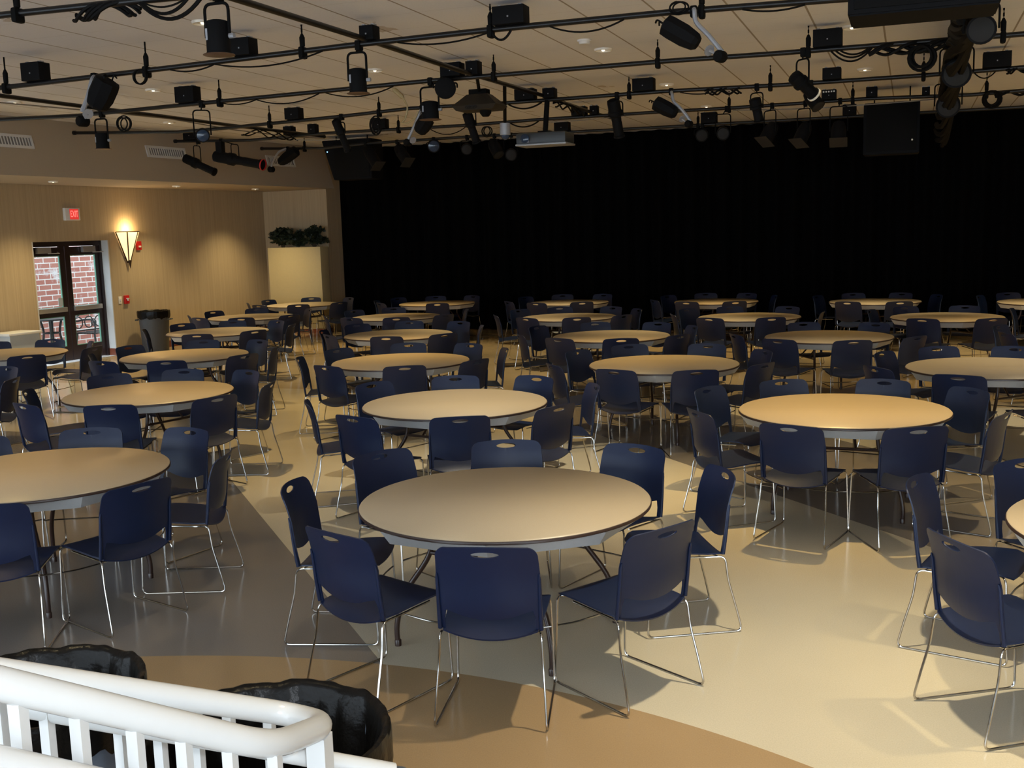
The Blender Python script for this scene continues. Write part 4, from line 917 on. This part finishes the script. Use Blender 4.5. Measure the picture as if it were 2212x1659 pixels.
b.tube([ctr + ax * (hx * 0.26 * math.cos(2 * PI * i / n_)) + Z * (hz * 0.22 * math.sin(2 * PI * i / n_)) for i in range(n_)], 0.005, 6, closed=True)
b.tube(smooth_path([ctr + ax * hx * (-0.18 + 0.06 * i) + Z * hz * (0.08 if i % 2 else -0.08) for i in range(7)], 4), 0.005, 5); b.build('oval_badge', M['gel'], t)
b = B(); b.lathe([(0.04, -0.05), (0.07, -0.01), (0.075, 0.03)], 14, Matrix.Translation(on_plane(1049, 243, V, 12.6) - o)); b.build('nozzle', M['black'], t)

# white dome camera on a drop pole
P = pp('M', 1090); C = on_plane(1091, 279, V, 13.4); m_ = pxm(C); t = thing('dome_camera', 'white dome camera on a drop pole, left of the projector', 'camera', P, 0); o = P
b = B(); b.tube([P - o, C - o + Z * 12 * m_], 0.022, 10); b.build('pole', M['black'], t)
B().lathe([(9 * m_, 13 * m_), (11.5 * m_, 12 * m_), (11.5 * m_, -12 * m_), (10 * m_, -13 * m_)], 24, Matrix.Translation(C - o)).build('housing', M['silver'], t)
b = B(); b.lathe([(9.5 * m_ * math.cos(i * PI / 12), -13 * m_ - 10 * m_ * math.sin(i * PI / 12)) for i in range(7)], 20, Matrix.Translation(C - o), cap=False); b.build('dome', M['lens'], t)

# ceiling projector
P = pp('C', 1182); C = pl('C', 1178, 300); m_ = pxm(C); t = thing('ceiling_projector', 'grey projector hanging on a black pole in front of the curtain', 'projector', P, 0); o = P
RZ3 = Matrix.Rotation(A, 3, 'Z'); RZ4 = Matrix.Rotation(A, 4, 'Z'); mt = Matrix.Translation(C - o) @ RZ4
B().box((C - o), (112 * m_, 0.42, 24 * m_), RZ3, bevel=0.03).build('case', M['projector'], t)
B().box(C - o - Z * 13 * m_, (114 * m_, 0.44, 4 * m_), RZ3, bevel=0.01).build('base_plate', M['silver'], t)
b = B(); b.tube([P - o, C - o + Z * 12 * m_], 0.035, 12); b.box(C - o + Z * 14 * m_, (0.16, 0.16, 0.03), RZ3); b.build('pole', M['black'], t)
b = B(); b.lathe([(0.055, 0), (0.06, 0.02), (0.045, 0.03)], 20, mt @ Matrix.Translation((-34 * m_, -0.215, 0)) @ Matrix.Rotation(PI / 2, 4, 'X')); b.build('projection_lens', M['lens'], t)
b = B(); b.box((0, 0, 0), (12 * m_, 0.006, 9 * m_));
for v_ in b.bm.verts: v_.co = mt @ (v_.co + Vector((-32 * m_, -0.2135, -4 * m_)))
b.build('side_label', M['silver'], t, smooth=False)

# loudspeakers
def speaker(label, C, w_, h_, d_, hang, taper=0.0, led=None):
    t = thing('hanging_loudspeaker', label, 'loudspeaker', C, A, 'hanging loudspeakers')
    b = B(); poly = [(-w_ / 2, -d_ / 2), (w_ / 2, -d_ / 2), (w_ / 2, d_ / 2), (-w_ / 2, d_ / 2)]
    lo = [b.bm.verts.new((x + (taper if x < 0 else 0), y, -h_ / 2)) for x, y in poly]; hi = [b.bm.verts.new((x, y, h_ / 2)) for x, y in poly]
    for i in range(4): b.bm.faces.new((lo[i], lo[(i + 1) % 4], hi[(i + 1) % 4], hi[i]))
    b.bm.faces.new(lo[::-1]); b.bm.faces.new(hi); bmesh.ops.bevel(b.bm, geom=b.bm.edges[:], offset=0.012, segments=2, affect='EDGES'); b.build('cabinet', M['blackbox'], t)
    B().box((taper / 2, -d_ / 2 - 0.006, 0), (w_ - 0.08 - taper, 0.012, h_ - 0.08), bevel=0.004).build('grille', M['black'], t)
    b = B()
    for s_ in (-1, 1): b.tube([(s_ * w_ * 0.32, 0, h_ / 2 - 0.01), (s_ * w_ * 0.32, 0, h_ / 2 + hang)], 0.012, 6)
    b.build('hanging_rods', M['black'], t)
    if led is not None:
        b = B(); b.lathe([(0.014, 0), (0.012, 0.006)], 10, Matrix.Translation((led[0], -d_ / 2 - 0.012, led[1])) @ Matrix.Rotation(PI / 2, 4, 'X')); b.build('indicator_light', M[led[2]], t)
C = on_plane(1993, -8, V, 7.9); m_ = pxm(C); speaker('big black loudspeaker at the top right edge of the picture', C, 300 * m_, 84 * m_, 0.5, CEIL - C.z - 42 * m_)
C = pl('E', 1926, 279, -1.4); m_ = pxm(C); speaker('black loudspeaker hanging in front of the curtain at right', C, 113 * m_, 108 * m_, 0.5, CEIL - C.z - 54 * m_, led=(42 * m_, -27 * m_, 'trimring'))
C = pl('E', 762, 346, 0.4); m_ = pxm(C); speaker('black loudspeaker with blue indicator at the left curtain edge', C, 118 * m_, 84 * m_, 0.5, CEIL - C.z - 42 * m_, 26 * m_, (-45 * m_, 18 * m_, 'led'))

# ---- cables
CGRP = 'cables on the lighting grid'
def cable(label, pts, r=0.008, m='cable', name='power_cable'):
    o = pts[0].copy(); b = B(); b.tube([p - o for p in pts], r, 6); q = b.build(name, M[m]); q.location = o; tag(q, label, 'cable', CGRP)
def swag(label, k, x0, x1, sag, r=0.008, n=12):
    a, c = pp(k, x0) - Z * PR, pp(k, x1) - Z * PR; s_ = sag * pxm(a)
    cable(label, [a.lerp(c, i / n) - Z * (s_ * 4 * (i / n) * (1 - i / n)) - V * 0.03 for i in range(n + 1)], r)
for args in [('thick cable drooping from nearest pipe to the big can light', 'P', 308, 440, 38, 0.014), ('second drooping cable at top left, smaller loop', 'P', 312, 410, 26, 0.012), ('thin drooping cable at top left, shallowest loop', 'P', 316, 404, 12, 0.007),
             ('cable sagging under the second pipe, first from left', 'A', 372, 466, 8), ('cable sagging under the second pipe, second from left', 'A', 468, 700, 16), ('cable sagging under the second pipe right of the junction', 'A', 862, 1058, 12), ('short cable loop under the largest black box', 'A', 1064, 1106, 18, 0.011), ('cable sagging under the second pipe near the smoke detector', 'A', 1190, 1350, 18), ('cable sagging under the second pipe at far right', 'A', 1605, 1740, 8),
             ('cable sagging under the third pipe, first from left', 'B', 482, 556, 6), ('cable sagging under the third pipe, second from left', 'B', 556, 692, 14), ('cable sagging under the third pipe, third from left', 'B', 706, 852, 14), ('outer of three cable loops under the third pipe at right', 'B', 1796, 1884, 24, 0.010), ('middle of three cable loops under the third pipe at right', 'B', 1806, 1880, 16, 0.010), ('inner of three cable loops under the third pipe at right', 'B', 1816, 1876, 10, 0.010),
             ('cable sagging under the fourth pipe left of projector', 'C', 1100, 1172, 11, 0.012), ('cable sagging under the fourth pipe behind the scanner', 'C', 1470, 1560, 6), ('cable sagging under the fourth pipe at the right edge', 'C', 2105, 2150, 12), ('cable sagging under the fifth pipe left of the dome camera', 'D', 930, 1008, 14), ('cable sagging under the fifth pipe beside the projector', 'D', 1104, 1165, 10, 0.012)]:
    swag(*args)
# thick bundles strapped to pipes
def bundle(label, pts, n, R_, r, seed, m='cable'):
    rnd = random.Random(seed); o = pts[0].copy(); t = thing('cable_bundle', label, 'cable', o, 0, CGRP)
    for q in range(n):
        ph, f = rnd.uniform(0, 6.28), rnd.uniform(5, 9); out = []
        for i in range(25):
            s_ = i / 24; k = s_ * (len(pts) - 1); j = min(int(k), len(pts) - 2); p = pts[j].lerp(pts[j + 1], k - j); a = ph + f * s_ + q * 2 * PI / n
            out.append(p - o + Z * (R_ * math.cos(a) - R_ * 0.9) + V * R_ * math.sin(a) * 0.8 + U * R_ * math.sin(a) * 0.4)
        B().tube(out, r, 6).build('cable_strand', M[m], t)
bundle('cable bundle strapped to the nearest pipe at top left', [pp('P', 150), pp('P', 290)], 5, 0.05, 0.014, 2)
bundle('cable bundle strapped to the third pipe at far right', [pp('B', 1880), pp('B', 1960), pp('B', 2048)], 5, 0.05, 0.016, 3)
bundle('cable bundle strapped to the fourth pipe right of centre', [pp('C', 1525), pp('C', 1600)], 4, 0.04, 0.012, 5)
bundle('cables strapped to the fourth pipe at the right edge', [pp('C', 2175), pp('C', 2225)], 3, 0.03, 0.012, 8)
bundle('cables strapped to the fifth pipe at the right edge', [pp('D', 2150), pp('D', 2225)], 3, 0.03, 0.014, 9)
bundle('huge cable bundle swallowing the right lengthwise pipe', QW['R'][0:5], 16, 0.21, 0.036, 4)
bundle('tangled cables on the middle pipe near the projector pole', [pp('M', 1200), pp('M', 1262)], 4, 0.05, 0.012, 6)
bundle('tangled cables on the left pipe in front of the bulkhead', [pp('L', 520), pp('L', 640)], 5, 0.07, 0.010, 12)
cable('pale cable running under the left lengthwise pipe', [p - Z * (0.05 + 0.03 * math.sin(i * 1.7)) for i, p in enumerate(QW['L'])], 0.009, 'greycable')
cable('pale cable running under the fifth pipe at right', [pp('D', x) - Z * (0.035 + 0.05 * math.sin((x - 1583) / 450 * PI)) for x in range(1583, 2042, 40)], 0.009, 'greycable')
cable('pale cable running under the fifth pipe in the middle', [pp('D', x) - Z * (0.035 + 0.02 * math.sin(x / 60.0)) for x in range(1180, 1500, 30)], 0.007, 'greycable')
cable('pale cable running toward the left curtain edge', [pl('D', x, y) for x, y in ((640, 302), (680, 303), (740, 300), (790, 296))], 0.009, 'greycable')
def coil(label, k, c_, rpx, n, dv=-0.05, r=0.012, rx=1.0):
    c = pl(k, *c_, dv); R_ = rpx * pxm(c); o = c; pts = []
    for i in range(n * 20 + 1):
        a = PI / 2 + 2 * PI * i / 20; s_ = i / (n * 20); rr = R_ * (1 - 0.16 * math.sin(3 * s_ * PI))
        pts.append(U * (rr * rx * math.cos(a) + R_ * 0.25 * rx * (s_ - 0.5) * 1.6) + Z * rr * math.sin(a) + V * 0.05 * (s_ - 0.5))
    b = B(); b.tube(pts, r, 6); q = b.build('cable_coil', M['cable']); q.location = o; tag(q, label, 'cable', 'coils of cable on the grid')
coil('coil of black cable hanging at the left pipe crossing', 'B', (268, 268), 15, 4, r=0.009)
coil('small loop of cable under the hanger at upper left', 'A', (303, 168), 15, 2, r=0.008)
coil('coil of black cable left of the steep hanging lights', 'C', (812, 272), 18, 4, r=0.010, rx=0.65)
coil('small coil of cable left of the dome camera', 'D', (1052, 284), 10, 3, r=0.010)
coil('large round coil of cable at right beside the bundle', 'B', (1992, 124), 24, 3, r=0.016)
coil('coil of thick cable at the right edge over the curtain', 'D', (2143, 214), 16, 3, r=0.018)
coil('tangle of cable on top of the second pipe at right', 'A', (1467, 17), 12, 3, r=0.007, rx=1.5)
# lit tan cord with an in-line plug
o = pl('B', 850, 192); t = thing('tan_power_cord', 'tan power cord with in-line plug near the centre', 'cable', o, 0)
b = B(); b.tube(smooth_path([pl('B', x, y, -0.04) - o for x, y in ((868, 208), (876, 222), (880, 236), (874, 258), (867, 266), (882, 265), (897, 254), (903, 240))]), 0.010, 6); b.build('cord', M['yellowcord'], t)
b = B(); b.tube([pl('B', 849, 191, -0.04) - o, pl('B', 852, 194, -0.04) - o, pl('B', 868, 208, -0.04) - o, pl('B', 872, 213, -0.04) - o], [0.010, 0.028, 0.028, 0.012], 8); b.build('plug', M['yellowcord'], t)
